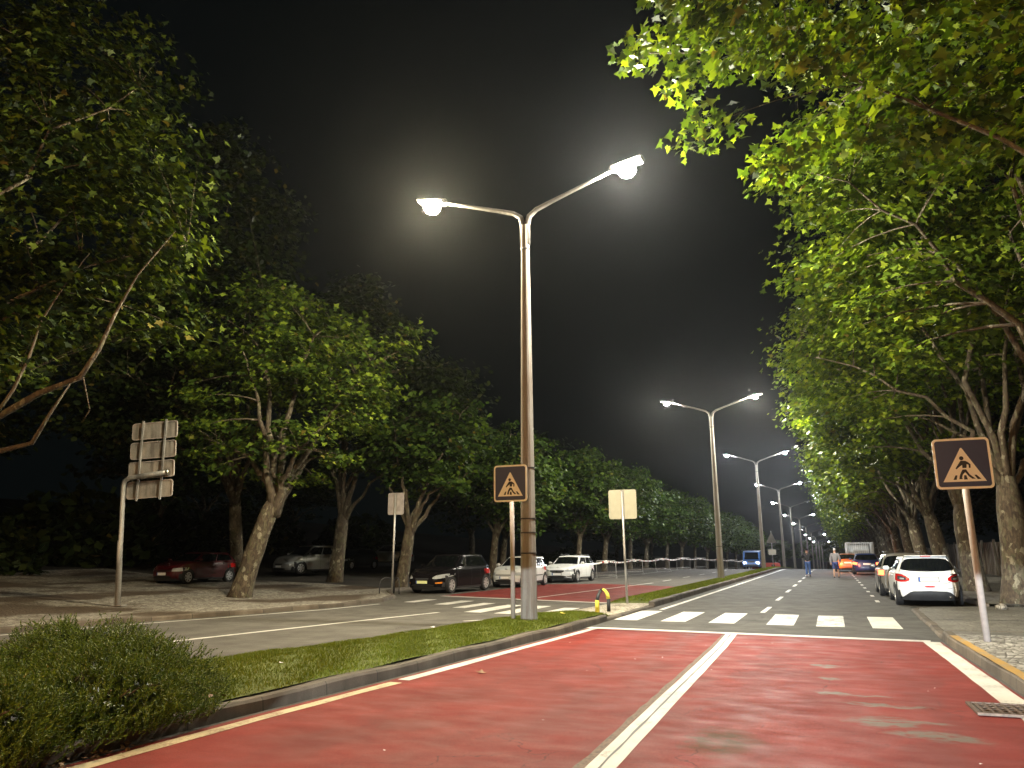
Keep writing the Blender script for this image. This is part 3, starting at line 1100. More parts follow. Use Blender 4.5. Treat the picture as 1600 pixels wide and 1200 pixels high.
tree('plane_tree', 'plane tree with a pale flaking trunk directly behind the white hatchback', (4.85, 33.6), (4.7, 33.8, 3.3), 0.46,
     [(1.8, 34.5, 8.6, 3.4, 3.8, 3.8), (5.0, 35, 12.5, 5.2, 4.8, 5.5), (0.2, 35, 10.4, 2.2, 3.2, 3.4), (7, 35, 8, 3, 3.5, 3)], 220, 80, 0.22, LEAF_A, M['leaf'], GR, 9, 1.1, seed=9,
     extra=[(-1.4, 34.5, 9.3), (-1.6, 34.5, 11.2), (-0.8, 34, 7.3), (0.6, 33.8, 5.6)])
ORD = ['fourth', 'fifth', 'sixth', 'seventh', 'eighth', 'ninth', 'tenth', 'eleventh', 'twelfth', 'thirteenth', 'fourteenth']
protoR = []
for k, y in enumerate((41.5, 49.5)):
    protoR.append(tree('plane_tree', 'plane tree behind the parked cars, %s trunk left of the one by the crossing sign' % ('second' if k == 0 else 'third'), (4.9, y), (4.4, y + .2, 3.4), 0.42,
                       [(1.9, y + .5, 8.2, 3.2, 3.8, 3.8), (5.0, y, 11.5, 4.8, 4.6, 4.8), (0.3, y + .5, 9.8, 2.2, 3.2, 3.4)], 190, 75, 0.24, LEAF_B, M['leaf'], GR, 8, 1.15, seed=12 + k,
                       extra=[(-1.5, y, 8.8), (-1.7, y, 10.5), (-0.9, y, 6.9), (0.5, y, 5.2)]))
for k in range(12):
    y = 57.5 + k * 8.0
    x = 4.95 + 0.0022 * max(0, y - 60)
    o = dup(protoR[k % 2], '%s plane tree counting back from the white hatchback along the right pavement' % (ORD[k] if k < 11 else 'farthest visible'),
            (x, y, gz(x, y) + .08), R((-7, 6, 10, -4)[k % 4]), (0.98, 1.0, (0.95, 0.9, 0.97, 0.86)[k % 4]), GR)

GL = 'plane trees along the left side'
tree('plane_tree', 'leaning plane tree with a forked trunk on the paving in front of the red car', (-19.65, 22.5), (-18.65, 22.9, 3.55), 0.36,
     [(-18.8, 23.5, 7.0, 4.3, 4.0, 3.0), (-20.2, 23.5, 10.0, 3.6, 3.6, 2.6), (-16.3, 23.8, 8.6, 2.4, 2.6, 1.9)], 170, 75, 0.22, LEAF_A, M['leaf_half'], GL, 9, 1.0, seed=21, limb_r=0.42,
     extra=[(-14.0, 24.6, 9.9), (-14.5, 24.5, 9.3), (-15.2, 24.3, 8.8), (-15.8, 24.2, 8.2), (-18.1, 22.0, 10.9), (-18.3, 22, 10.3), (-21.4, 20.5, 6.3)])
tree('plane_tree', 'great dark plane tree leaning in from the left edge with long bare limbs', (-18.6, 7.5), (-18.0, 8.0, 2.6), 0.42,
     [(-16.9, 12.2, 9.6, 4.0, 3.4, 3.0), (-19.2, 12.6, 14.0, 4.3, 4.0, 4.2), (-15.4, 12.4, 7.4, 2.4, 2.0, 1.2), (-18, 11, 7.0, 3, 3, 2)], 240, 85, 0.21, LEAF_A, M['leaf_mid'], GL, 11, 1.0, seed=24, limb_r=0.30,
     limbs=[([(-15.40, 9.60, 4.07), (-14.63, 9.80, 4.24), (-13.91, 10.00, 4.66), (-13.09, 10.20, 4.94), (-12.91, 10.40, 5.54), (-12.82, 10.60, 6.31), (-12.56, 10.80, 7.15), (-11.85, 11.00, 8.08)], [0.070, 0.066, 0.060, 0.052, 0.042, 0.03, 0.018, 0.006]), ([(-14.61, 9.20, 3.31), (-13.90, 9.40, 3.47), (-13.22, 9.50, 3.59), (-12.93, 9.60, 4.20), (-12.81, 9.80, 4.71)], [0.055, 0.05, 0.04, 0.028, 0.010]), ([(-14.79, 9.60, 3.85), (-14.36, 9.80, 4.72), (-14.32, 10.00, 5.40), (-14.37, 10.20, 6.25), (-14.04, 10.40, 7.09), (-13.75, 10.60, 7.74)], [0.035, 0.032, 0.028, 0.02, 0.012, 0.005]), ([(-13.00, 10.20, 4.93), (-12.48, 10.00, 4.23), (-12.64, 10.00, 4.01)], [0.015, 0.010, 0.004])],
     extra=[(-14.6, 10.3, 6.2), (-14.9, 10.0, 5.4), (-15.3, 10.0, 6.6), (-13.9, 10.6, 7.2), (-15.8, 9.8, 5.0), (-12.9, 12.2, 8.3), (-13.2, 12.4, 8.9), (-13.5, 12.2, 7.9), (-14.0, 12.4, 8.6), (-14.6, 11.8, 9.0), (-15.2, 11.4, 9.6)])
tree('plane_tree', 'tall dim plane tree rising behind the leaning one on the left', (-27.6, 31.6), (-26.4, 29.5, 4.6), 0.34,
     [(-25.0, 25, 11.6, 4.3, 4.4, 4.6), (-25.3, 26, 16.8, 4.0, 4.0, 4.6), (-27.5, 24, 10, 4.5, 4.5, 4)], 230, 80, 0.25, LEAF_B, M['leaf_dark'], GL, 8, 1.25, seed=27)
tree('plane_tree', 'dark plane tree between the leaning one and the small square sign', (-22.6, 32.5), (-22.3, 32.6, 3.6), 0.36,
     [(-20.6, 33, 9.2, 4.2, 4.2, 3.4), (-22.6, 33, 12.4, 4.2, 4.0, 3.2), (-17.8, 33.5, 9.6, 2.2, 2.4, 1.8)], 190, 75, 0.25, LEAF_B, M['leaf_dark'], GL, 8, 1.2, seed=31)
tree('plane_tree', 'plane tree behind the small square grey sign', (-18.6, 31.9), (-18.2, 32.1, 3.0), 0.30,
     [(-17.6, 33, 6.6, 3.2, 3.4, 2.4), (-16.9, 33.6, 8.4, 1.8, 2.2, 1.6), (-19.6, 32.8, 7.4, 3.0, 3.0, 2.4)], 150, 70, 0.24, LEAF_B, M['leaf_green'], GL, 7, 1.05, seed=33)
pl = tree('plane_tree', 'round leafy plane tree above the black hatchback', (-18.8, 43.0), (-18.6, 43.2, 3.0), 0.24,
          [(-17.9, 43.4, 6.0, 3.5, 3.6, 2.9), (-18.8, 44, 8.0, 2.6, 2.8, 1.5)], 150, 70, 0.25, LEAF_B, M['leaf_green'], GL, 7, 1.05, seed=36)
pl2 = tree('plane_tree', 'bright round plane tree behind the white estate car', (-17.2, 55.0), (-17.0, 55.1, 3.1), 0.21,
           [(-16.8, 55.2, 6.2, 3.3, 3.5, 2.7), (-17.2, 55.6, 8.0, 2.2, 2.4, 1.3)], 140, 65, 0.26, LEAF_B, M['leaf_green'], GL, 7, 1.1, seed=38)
for k in range(13):
    y = (62.0, 70, 78, 86, 94.5, 103, 112, 121, 130, 140, 150, 160, 48.5)[k]
    x = (-17.2, -17.0, -17.3, -16.8, -16.7, -16.5, -16.3, -16.0, -15.8, -15.5, -15.2, -15.0, -20.5)[k]
    lab = ('%s round tree of the left row, counting from the white estate car into the distance' % (['second', 'third', 'fourth', 'fifth', 'sixth', 'seventh', 'eighth', 'ninth', 'tenth', 'eleventh', 'twelfth', 'farthest'][k])
           if k < 12 else 'round tree just left of the white estate car, behind the tall lamp post')
    dup((pl, pl2)[k % 2], lab, (x, y, gz(x, y) + 0.08), R(37 * k % 40 - 20), (0.95, 0.95, (0.95, 1.0, 0.88, 0.92)[k % 4]), GL)
GB = 'dark trees on the bank behind the left row'
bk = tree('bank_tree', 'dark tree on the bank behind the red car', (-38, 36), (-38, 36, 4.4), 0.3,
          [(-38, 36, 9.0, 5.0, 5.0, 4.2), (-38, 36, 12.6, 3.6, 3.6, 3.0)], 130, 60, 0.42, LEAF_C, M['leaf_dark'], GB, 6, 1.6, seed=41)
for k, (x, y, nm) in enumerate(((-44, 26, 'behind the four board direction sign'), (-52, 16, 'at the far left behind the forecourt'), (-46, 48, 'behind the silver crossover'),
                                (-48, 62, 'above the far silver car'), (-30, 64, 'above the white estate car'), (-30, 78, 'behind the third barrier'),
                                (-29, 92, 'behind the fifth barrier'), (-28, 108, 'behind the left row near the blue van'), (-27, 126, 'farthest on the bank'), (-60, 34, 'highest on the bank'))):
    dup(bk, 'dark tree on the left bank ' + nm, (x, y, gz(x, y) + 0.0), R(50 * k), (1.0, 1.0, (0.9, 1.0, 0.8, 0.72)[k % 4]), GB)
# low scrub on the bank
GS = 'scrub bushes on the left bank'
rng = np.random.default_rng(50)


def scrub(label, x, y, r_, h):
    n = int(700 * r_)
    th_ = rng.random(n) * 6.283
    ph = np.arccos(rng.random(n))
    rr = r_ * (0.75 + 0.3 * rng.random(n)) * (1 + 0.2 * np.sin(3 * th_))
    P = np.stack([rr * np.sin(ph) * np.cos(th_), rr * np.sin(ph) * np.sin(th_), h / r_ * rr * np.cos(ph)], 1)
    t = thing('scrub_bush', label, 'bush', (x, y, gz(x, y) + 0.05), 0, GS)
    leaf_mesh('foliage', P, 0.30, LEAF_C, M['leaf_dark'], t, 0.9)
    return t


sb = scrub('dim rounded bush far left of the direction sign pole', -44.0, 29.0, 1.8, 1.6)
for k, (x, y, s_, nm) in enumerate(((-36, 24, 1.3, 'behind the direction sign pole'), (-47, 22, 1.0, 'at the left edge of the forecourt'), (-22.6, 70, 1.0, 'behind the white estate car'),
                                    (-21.6, 61, 0.8, 'between the first two far trunks'), (-22.8, 82, 0.9, 'behind the second barrier'), (-22, 96, 0.9, 'behind the fourth barrier'))):
    dup(sb, 'dim rounded bush ' + nm, (x, y, gz(x, y) + .05), R(70 * k), s_, GS)
for k, (x, y, s_) in enumerate(((-41, 33, 2.4), (-43, 41, 2.2), (-44, 24, 2.5), (-45, 52, 2.3), (-48, 15, 2.4), (-42, 63, 2.2))):
    dup(sb, 'large dark bush on the bank ' + ['behind the red car', 'behind the silver crossover', 'behind the four board sign', 'beyond the almost black car', 'at the far left edge', 'under the far crossover'][k],
        (x, y, gz(x, y) - .2), R(50 * k), s_, GS)
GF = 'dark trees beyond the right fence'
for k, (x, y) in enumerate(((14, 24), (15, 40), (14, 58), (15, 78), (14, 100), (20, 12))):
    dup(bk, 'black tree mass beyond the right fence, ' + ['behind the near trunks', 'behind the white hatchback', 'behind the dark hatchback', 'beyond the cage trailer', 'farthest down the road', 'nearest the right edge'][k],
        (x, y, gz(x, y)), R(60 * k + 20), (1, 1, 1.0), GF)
GE = 'small trees closing the far end of the road'
for k, (x, y) in enumerate(((-9, 322), (2, 326), (-18, 318), (14, 318), (-2, 345))):
    dup(pl2, ['tree at the road end just left of the lamp row', 'tree at the road end beneath the last lamps', 'tree at the road end above the blue van', 'tree at the road end hidden by the right row', 'last tree at the vanishing point'][k],
        (x, y, gz(x, y)), R(60 * k + 20), (1.5, 1.5, 1.3), GE)

# ================================================================== BUSHES IN THE MEDIAN
rng = np.random.default_rng(60)


def juniper(label, cx, cy_, rx, ry, h, n=1500):
    x0, y0 = cx, cy_
    g = gz(cx, cy_) + 0.12
    root = thing('juniper_bush', label, 'bush', (cx, cy_, g), 0, 'low bushes on the near end of the central strip')
    # woody stems
    mb = MB()
    for k in range(16):
        a = rng.random() * 6.283
        e = np.array([rx * .7 * math.cos(a), ry * .7 * math.sin(a), h * 0.6])
        mb.tube(bez(np.array([0, 0, -.03]), e * np.array([.4, .4, .2]), e, 5), [.02, .016, .012, .008, .005], 5)
    mb.build('stem', M['bark'], root)
    V = []
    for i in range(n):
        a = rng.random() * 6.283
        u = rng.random()
        ph = math.acos(1 - u * 1.0)
        bump = 1 + 0.16 * math.sin(3 * a + cx * 3) + 0.10 * math.sin(7 * a + 2 * ph * 3)
        rr = (0.72 + 0.28 * rng.random()) * bump
        p = np.array([rx * rr * math.sin(ph) * math.cos(a), ry * rr * math.sin(ph) * math.sin(a), h * rr * math.cos(ph) * 0.86])
        d = np.array([math.sin(ph) * math.cos(a) * 0.6, math.sin(ph) * math.sin(a) * 0.9, 0.75]) + rng.normal(0, 0.36, 3)
        d /= np.linalg.norm(d)
        ln = rng.uniform(0.09, 0.16)
        s1 = np.cross(d, rng.normal(0, 1, 3))
        s1 /= np.linalg.norm(s1)
        s2 = np.cross(d, s1)
        p = p - d * ln * 0.5
        m_ = 12
        for j in range(m_):
            t = (j + 1) / m_
            ang = j * 2.4
            sd = s1 * math.cos(ang) + s2 * math.sin(ang)
            b_ = p + d * ln * t
            tip = b_ + (sd * 0.75 + d * 0.9) * rng.uniform(0.022, 0.038)
            wv = np.cross(d, sd) * 0.0058
            V.append((b_ - wv, b_ + wv, tip))
        V.append((p - s1 * .003, p + s1 * .003, p + d * ln * 1.15))
    tri_mesh('foliage', np.array(V), M['bush'], root)
    # dark inner mass of leaves
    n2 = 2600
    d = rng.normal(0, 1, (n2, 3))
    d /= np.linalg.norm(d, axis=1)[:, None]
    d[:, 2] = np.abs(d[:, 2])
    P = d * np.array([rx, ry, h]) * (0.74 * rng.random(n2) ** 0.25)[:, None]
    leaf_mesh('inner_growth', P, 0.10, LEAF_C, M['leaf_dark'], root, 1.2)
    return root


juniper('feathery green bush at the bottom left corner, nearest the camera', -6.55, 4.1, 1.15, 1.1, 0.60, 4600)
juniper('feathery bush whose right end rests against the kerb beside the grass', -6.95, 6.15, 1.12, 0.95, 0.70, 4600)
juniper('low feathery bush between the two front ones, spilling over the kerb', -6.45, 5.4, 0.95, 1.15, 0.56, 3800)
juniper('taller feathery bush on the road side, behind the others', -8.9, 7.3, 1.15, 1.1, 0.74, 3600)
juniper('feathery bush cut by the left picture edge', -8.9, 5.3, 1.25, 1.2, 0.72, 3600)

# leaf litter along the kerb under the bushes, and single fallen leaves
n = 150
Y = 3.2 + 2.4 * rng.random(n)
X = np.array([med_r(y) for y in Y]) + 0.02 + np.abs(rng.normal(0, 0.09, n)) - 0.05
P = np.stack([X, Y, 0.012 + 0.03 * rng.random(n)], 1)
lm = leaf_mesh('leaf_litter', P, 0.055, LEAF_B, M['dead'], None, 0.5)
tag(lm, 'brown leaf litter gathered along the kerb under the bushes', 'leaf litter', kind='stuff')
n = 170
Y = 3.2 + 3.6 * rng.random(n)
X = np.array([med_r(y) for y in Y]) - 0.20 - 0.35 * rng.random(n)
P = np.stack([X, Y, 0.16 + 0.05 * rng.random(n)], 1)
lm = leaf_mesh('leaf_litter', P, 0.07, LEAF_B, M['dead'], None, 0.6)
tag(lm, 'brown leaf litter caught between the bushes and the kerb top', 'leaf litter', kind='stuff')


def fallen(label, x, y, z, s, rz, material='dead', group=None, flat=0.25):
    vv = []
    for (a, b_, c) in LEAF_A:
        vv.append((a * s, b_ * s, (c + 0.5 * a * a + 0.25 * b_ * b_) * s * flat * 3))
    vv.append((0, 0, 0.02 * s))
    nn = len(LEAF_A)
    ff = [(i, (i + 1) % nn, nn) for i in range(nn)]
    o = mesh_obj('fallen_leaf', vv, ff, M[material])
    o.location = (x, y, z)
    o.rotation_euler = (0.15, 0.1, rz)
    return tag(o, label, 'leaf', group)


fallen('curled brown leaf lying alone on the red road', -4.55, 10.05, 0.02, 0.16, 0.4, 'dead', None, 0.9)
fallen('pale scrap of leaf on the grass near the kerb, nearest the bush', -6.9, 8.8, 0.20, 0.07, 1.2, 'plate')
fallen('white scrap on the grass strip, halfway along', -7.35, 12.9, 0.20, 0.11, 2.2, 'plate')
fallen('white scrap at the road side edge of the grass', -7.7, 14.6, 0.13, 0.12, 0.2, 'plate')
fallen('yellow leaf on the grass right of the lamp post', -6.0, 17.9, 0.21, 0.16, 0.9, 'yellow')
rng = np.random.default_rng(71)
GT = 'tiny pale petals scattered on the red road'
for k in range(14):
    x = rng.uniform(-4.8, 1.2)
    y = rng.uniform(5.5, 15.5)
    fallen('tiny pale petal lying on the red road surface', x, y, 0.012, rng.uniform(0.018, 0.035), rng.random() * 6, 'plate', GT)

# ================================================================== LAMP POSTS


def bulb_mat(name, col, s):
    return mat(name, (0.9, 0.9, 0.9), 0.3, emis=col, estr=s)


BULB_OFF = mat('unlit_bowl', (0.35, 0.36, 0.38), 0.2)


def lamp_post(label, x, y, sc=1.0, lights=((1, LAMP_COL, LAMP_W), (1, LAMP_COL, LAMP_W)), bands=False, base_z=0.14, grp='double armed lamp posts down the central strip'):
    t = thing('lamp_post', label, 'street lamp', (x, y, gz(x, y) + base_z - 0.02), 0, grp)
    t.scale = (sc, sc, sc)
    # tapered concrete pole with a shallow groove on each face
    vv, ff = [], []
    H = 9.0
    NP = 20
    for i, z in enumerate((0, 0.6, 2.2, 4.5, 6.8, 8.6, H)):
        hw = 0.180 - 0.085 * z / H
        for k in range(NP):
            an = -math.pi / 2 + 2 * math.pi * (k - 0.5) / NP
            rr_ = hw * (0.86 if k in (0, 1) else 1.0) * (1.06 if k % 5 == 3 else 1.0)
            vv.append((rr_ * math.cos(an), rr_ * math.sin(an), z))
    for i in range(6):
        for k in range(NP):
            a, b_ = i * NP + k, i * NP + (k + 1) % NP
            ff.append((a, b_, b_ + NP, a + NP))
    ff.append(tuple(range(NP - 1, -1, -1)))
    ff.append(tuple(6 * NP + k for k in range(NP)))
    mesh_obj('pole', vv, ff, M['pole'], t)
    jb = MB()
    jb.tube([(0, 0, H - 0.62), (0, 0, H - 0.58)], 0.115, 16)
    jb.build('joint_band', M['band'], t)
    for s_, (on, col, pw) in zip((-1, 1), lights):
        p = [(0.045 * s_, 0, H - 0.5), (0.052 * s_, 0, H), (0.11 * s_, 0, H + 0.22), (0.30 * s_, 0, H + 0.36), (0.7 * s_, 0, H + 0.50), (1.5 * s_, 0, H + 0.76), (2.22 * s_, 0, H + 0.99)]
        MB().tube(p, [0.078, 0.074, 0.068, 0.058, 0.050, 0.042, 0.036], 10).build('arm', M['arm'], t, True)
        hd = MB()
        a = math.atan2(0.23, 0.72) * -s_
        hx, hz = 2.50 * s_, H + 1.07
        rot = Matrix.Rotation(a * 0.6, 3, 'Y')
        hd.box(hx, 0, hz, 0.78, 0.36, 0.10, rot, 0.05)
        hd.box(hx - 0.30 * s_, 0, hz - 0.02 * 1, 0.22, 0.13, 0.09, rot, 0.03)
        ho = hd.build('lamp_head', M['lamp_head'], t)
        kb = 1.6 if bands and len(bands) > 2 else 1.0  # bowls of the nearest post enlarged to imitate lens bloom
        rb = 0.125 * kb
        bx = hx - 0.01 * s_
        bw = MB()
        zt_ = hz - 0.052
        bw.tube([(bx, 0, zt_), (bx, 0, zt_ - 0.3 * rb), (bx, 0, zt_ - 0.7 * rb), (bx, 0, zt_ - 1.1 * rb), (bx, 0, zt_ - 1.35 * rb)], [0.86 * rb, rb, rb, 0.7 * rb, 0.15 * rb], 10)
        if on:
            # the glowing glass bowl is the lamp's light: intensity / projected area = its radiance
            area = 2.8 * rb * rb * sc * sc
            bm_ = bulb_mat('lit_lamp_bowl', col, (pw if pw else 0) / (4 * math.pi) / area)
        else:
            bm_ = BULB_OFF
        bo = bw.build('lamp_bowl', bm_, ho, True)
    if bands:
        for z in bands:
            hw = 0.185 - 0.085 * z / H
            bb = MB()
            bb.tube([(0, 0, z), (0.0, 0, z + 0.025)], hw * 1.05, 20)
            bb.build('strap', M['band'], t)
    return t


NAMES = ['second', 'third', 'fourth', 'fifth', 'sixth', 'seventh', 'eighth', 'ninth', 'tenth', 'eleventh', 'twelfth']
lamp_post('nearest tall lamp post with wire straps, beside the crossing sign on the grass', -6.24, 16.3, 1.03,
          ((1, LAMP_YEL, LAMP_W * 1.15), (1, LAMP_COL, LAMP_W * 1.2)), (1.42, 1.85, 2.15, 3.25))
LY = (44.3, 71.5, 99, 126, 154, 181, 208, 235, 262, 290)
LXs = (-5.72, -5.57, -5.36, -5.3, -5.1, -4.8, -4.4, -4.0, -3.6, -3.1)
for k, (y, x) in enumerate(zip(LY, LXs)):
    on = ((2, LAMP_COOL, LAMP_W * .3), (0, LAMP_COOL, 0)) if k in (5, 6, 8) else [((1, LAMP_COL, LAMP_W * .8), (1, LAMP_COL, LAMP_W)), ((2, LAMP_COOL, LAMP_W * .55), (2, LAMP_COOL, LAMP_W * .8)), ((2, LAMP_COOL, LAMP_W * .35), (2, LAMP_COOL, LAMP_W * .55)),
          ((2, LAMP_COOL, LAMP_W * .5), (0, LAMP_COOL, 0)), ((2, LAMP_COOL, LAMP_W * .3), (2, LAMP_COOL, LAMP_W * .3))][min(k, 4)]
    lamp_post('%s lamp post from the front in the row down the central strip' % NAMES[k], x, y, 1.0, on, (1.75,) if k == 0 else False)
lamp_post('sodium lamp post behind the camera on the central strip', -7.6, -9.5, 1.03, ((3, SODIUM_COL, SODIUM_W * 0.4), (3, SODIUM_COL, SODIUM_W * 1.35)))

# ================================================================== SIGNS
PED = {
    'head': [(0.035 * math.cos(a) - 0.012, 0.062 + 0.035 * math.sin(a)) for a in np.linspace(0, 2 * math.pi, 13)[:-1]],
    'torso': [(-0.030, 0.020), (0.045, 0.016), (0.085, -0.010), (0.118, -0.045), (0.112, -0.105), (0.086, -0.108), (0.088, -0.055), (0.060, -0.040), (0.048, -0.105), (-0.012, -0.105),
              (-0.012, -0.050), (-0.055, -0.080), (-0.105, -0.122), (-0.122, -0.108), (-0.080, -0.050)],
    'legs': [(-0.014, -0.130), (0.040, -0.130), (0.085, -0.215), (0.135, -0.262), (0.170, -0.290), (0.120, -0.292), (0.070, -0.250), (0.022, -0.175), (-0.020, -0.215),
             (-0.038, -0.268), (-0.028, -0.292), (-0.082, -0.292), (-0.070, -0.235), (-0.045, -0.180)],
    'bar1': [(-0.175, -0.300), (-0.135, -0.225), (-0.105, -0.225), (-0.125, -0.300)],
    'bar2': [(-0.010, -0.300), (-0.002, -0.228), (0.032, -0.228), (0.048, -0.300)],
    'bar3': [(0.155, -0.226), (0.190, -0.226), (0.255, -0.300), (0.200, -0.300)],
}


def ped_sign(label, x, y, zpanel, size_w, size_h, zb, lean=0.0, rz=0.0, pole_r=0.05):
    t = thing('crossing_sign', label, 'road sign', (x, y, gz(x, y) + zb), rz, 'pedestrian crossing signs')
    MB().tube([(0, 0.07, -0.05), (lean, 0.07, zpanel + size_h * 0.3)], pole_r, 16).build('pole', M['signpole'], t, True)
    p = MB()
    p.prism(rrect(size_w, size_h, 0.07, 6, lean, zpanel), -0.010, 0.010)
    pn = p.build('panel', M['signwhite'], t)
    b_ = MB()
    b_.prism(rrect(size_w - 0.075, size_h - 0.075, 0.045, 6, lean, zpanel), -0.0135, -0.0105)
    b_.build('blue_field', M['signblue'], pn)
    tr = MB()
    k = size_w
    tri = [(-0.375 * k, -0.36 * k), (0.375 * k, -0.36 * k), (0.012 * k, 0.305 * k), (-0.012 * k, 0.305 * k)]
    tr.prism([(a + lean, b2 + zpanel) for a, b2 in tri], -0.0175, -0.0140)
    tr.build('white_triangle', M['signwhite'], pn)
    pg = MB()
    for nm, poly_ in PED.items():
        pg.prism([(a * k * 1.12 + lean, (b2 * 1.16 + 0.028) * k + zpanel) for a, b2 in poly_], -0.0210, -0.0180)
    pg.build('walking_figure', M['signblack'], pn)
    cl = MB()
    for dz in (-0.25, 0.25):
        cl.box(lean, 0.045, zpanel + dz * size_h, 0.16, 0.07, 0.035)
    cl.build('clamp', M['galv'], t)
    return t


ped_sign('pedestrian crossing sign left of the nearest lamp post, on the grass', -6.54, 16.05, 2.99, 0.80, 0.82, 0.14, -0.02)
ped_sign('pedestrian crossing sign on the right pavement before the plane trees', 2.22, 15.0, 2.90, 0.86, 0.86, 0.145, -0.03, 0.0, 0.055)


def back_sign(label, x, y, zpanel, wd, ht, mt_, lean=0.0, rz=0.0, zb=0.12, channel=True):
    t = thing('road_sign', label, 'road sign', (x, y, gz(x, y) + zb), rz, 'signs seen from behind')
    MB().tube([(0, 0, -0.05), (lean * 0.5, 0, zpanel * 0.5), (lean, 0, zpanel + ht * 0.46)], 0.038, 12).build('pole', M['galv'], t, True)
    MB().prism(rrect(wd, ht, 0.07, 6, lean, zpanel), 0.050, 0.066).build('panel', mt_, t)
    if channel:
        MB().box(lean, 0.044, zpanel, 0.10, 0.012, ht * 0.98).build('channel', M['galv_back'], t)
    return t


back_sign('cream backed square sign on the strip beyond the bollards', -5.98, 24.1, 2.97, 0.90, 0.92, M['cream_back'], -0.05)
back_sign('small grey square sign seen from behind, with hoops round its foot', -15.95, 26.8, 3.42, 0.72, 0.86, M['grey_back'], 0.05)
# hoops round the foot of the left grey sign
for k, (dx, rz) in enumerate(((-0.22, 0.9), (0.24, -0.7))):
    t = thing('bike_hoop', 'dark steel hoop %s the grey square sign' % ('left of' if k == 0 else 'right of'), 'cycle stand', (-15.95 + dx, 26.75, 0.12), rz, 'hoops at the sign foot')
    pts = [(-0.28, 0, -0.03), (-0.28, 0, 0.34)] + [(-0.28 * math.cos(a), 0, 0.34 + 0.24 * math.sin(a)) for a in np.linspace(0.3, math.pi - 0.3, 7)] + [(0.28, 0, 0.34), (0.28, 0, -0.03)]
    MB().tube(pts, 0.022, 8).build('hoop', M['trim'], t, True)

# four-board direction sign, seen from behind
t = thing('direction_sign', 'back of a four board direction sign on a bent steel pole at the left', 'road sign', (-19.54, 17.3, 0.15), R(16))
t.rotation_euler = (0, R(-3.6), R(16))
MB().tube([(0, 0, -0.05), (0, 0, 1.85), (0.02, 0, 1.86), (0.02, 0, 3.50), (0.06, 0, 3.66), (0.20, 0, 3.74), (0.8, 0, 3.78), (1.42, 0, 3.82)],
          [0.085, 0.085, 0.072, 0.072, 0.072, 0.072, 0.072, 0.072], 14).build('pole', M['galv'], t, True)
MB().tube([(1.42, 0, 3.82), (1.47, 0, 3.825)], 0.095, 14).build('end_cap', M['chrome'], t, True)
for k in range(4):
    zc = 3.36 + 0.60 * k
    pnl = MB().prism(rrect(1.46, 0.52, 0.08, 5, 0.80 + 0.035 * k, zc), 0.118, 0.142).build('board', M['galv_back'], t)
    fr_ = MB()
    o_ = rrect(1.46, 0.52, 0.08, 5, 0.80 + 0.035 * k, zc)
    i_ = rrect(1.41, 0.47, 0.06, 5, 0.80 + 0.035 * k, zc)
    n = len(o_)
    fr_.v = [(a, 0.098, b_) for a, b_ in o_] + [(a, 0.098, b_) for a, b_ in i_] + [(a, 0.118, b_) for a, b_ in o_]
    fr_.f = [(i, (i + 1) % n, n + (i + 1) % n, n + i) for i in range(n)] + [(i, 2 * n + i, 2 * n + (i + 1) % n, (i + 1) % n) for i in range(n)]
    fr_.build('rim', M['signpole'], pnl)
for dx in (-0.36, 0.38):
    MB().box(0.83 + dx, 0.092, 4.26, 0.055, 0.045, 2.45, Matrix.Rotation(0.058, 3, 'Y')).build('rail', M['galv'], t)
MB().box(0, 0, 0.005, 0.42, 0.30, 0.03, None, 0.01).build('base_plate', M['concrete'], t)

# far signs on the strip
t = thing('road_sign', 'distant triangular sign above a pale rectangular board on one pole', 'road sign', (-5.75, 86.0, gz(-5.7, 86) + 0.1))
t.scale = (0.75, 0.75, 0.92)
MB().tube([(0, 0, 0), (0, 0, 4.1)], 0.05, 8).build('pole', M['galv'], t, True)
MB().prism([(-0.68, 2.75), (0.68, 2.75), (0.0, 4.0)], -0.07, -0.055).build('triangle_panel', M['fence'], t)
MB().prism(rrect(1.0, 0.6, 0.05, 4, 0.0, 1.75), -0.07, -0.055).build('board', M['cream_back'], t)

# ================================================================== BOLLARDS, GRATE, TAPE, BARRIERS
t = thing('bollard', 'upright yellow post standing on the gravel island', 'bollard', (-5.86, 20.35, 0.05))
t.scale = (1.0, 1.0, 0.72)
MB().tube([(0, 0, 0), (0, 0, 0.42), (0.005, 0, 0.44)], [0.062, 0.058, 0.05], 12).build('post', M['yellow'], t, True)
MB().tube([(0.0, 0, 0.44), (0.02, 0.05, 0.62), (0.05, 0.14, 0.78)], [0.05, 0.045, 0.035], 10).build('bent_tip', M['trim'], t, True)
t = thing('bollard', 'black post with a bent yellow top beside the yellow one', 'bollard', (-5.66, 20.75, 0.05))
t.scale = (0.95, 1.0, 0.64)
MB().tube([(0, 0, 0), (0, 0, 0.52)], [0.055, 0.05], 12).build('post', M['black'], t, True)
MB().tube([(0, 0, 0.52), (-0.03, 0, 0.72), (-0.09, 0, 0.86), (-0.16, 0, 0.92)], [0.055, 0.055, 0.05, 0.045], 12).build('yellow_sleeve', M['yellow'], t, True)
MB().tube([(-0.16, 0, 0.92), (-0.22, 0, 0.86), (-0.24, 0, 0.76)], [0.045, 0.04, 0.035], 10).build('bent_tip', M['black'], t, True)

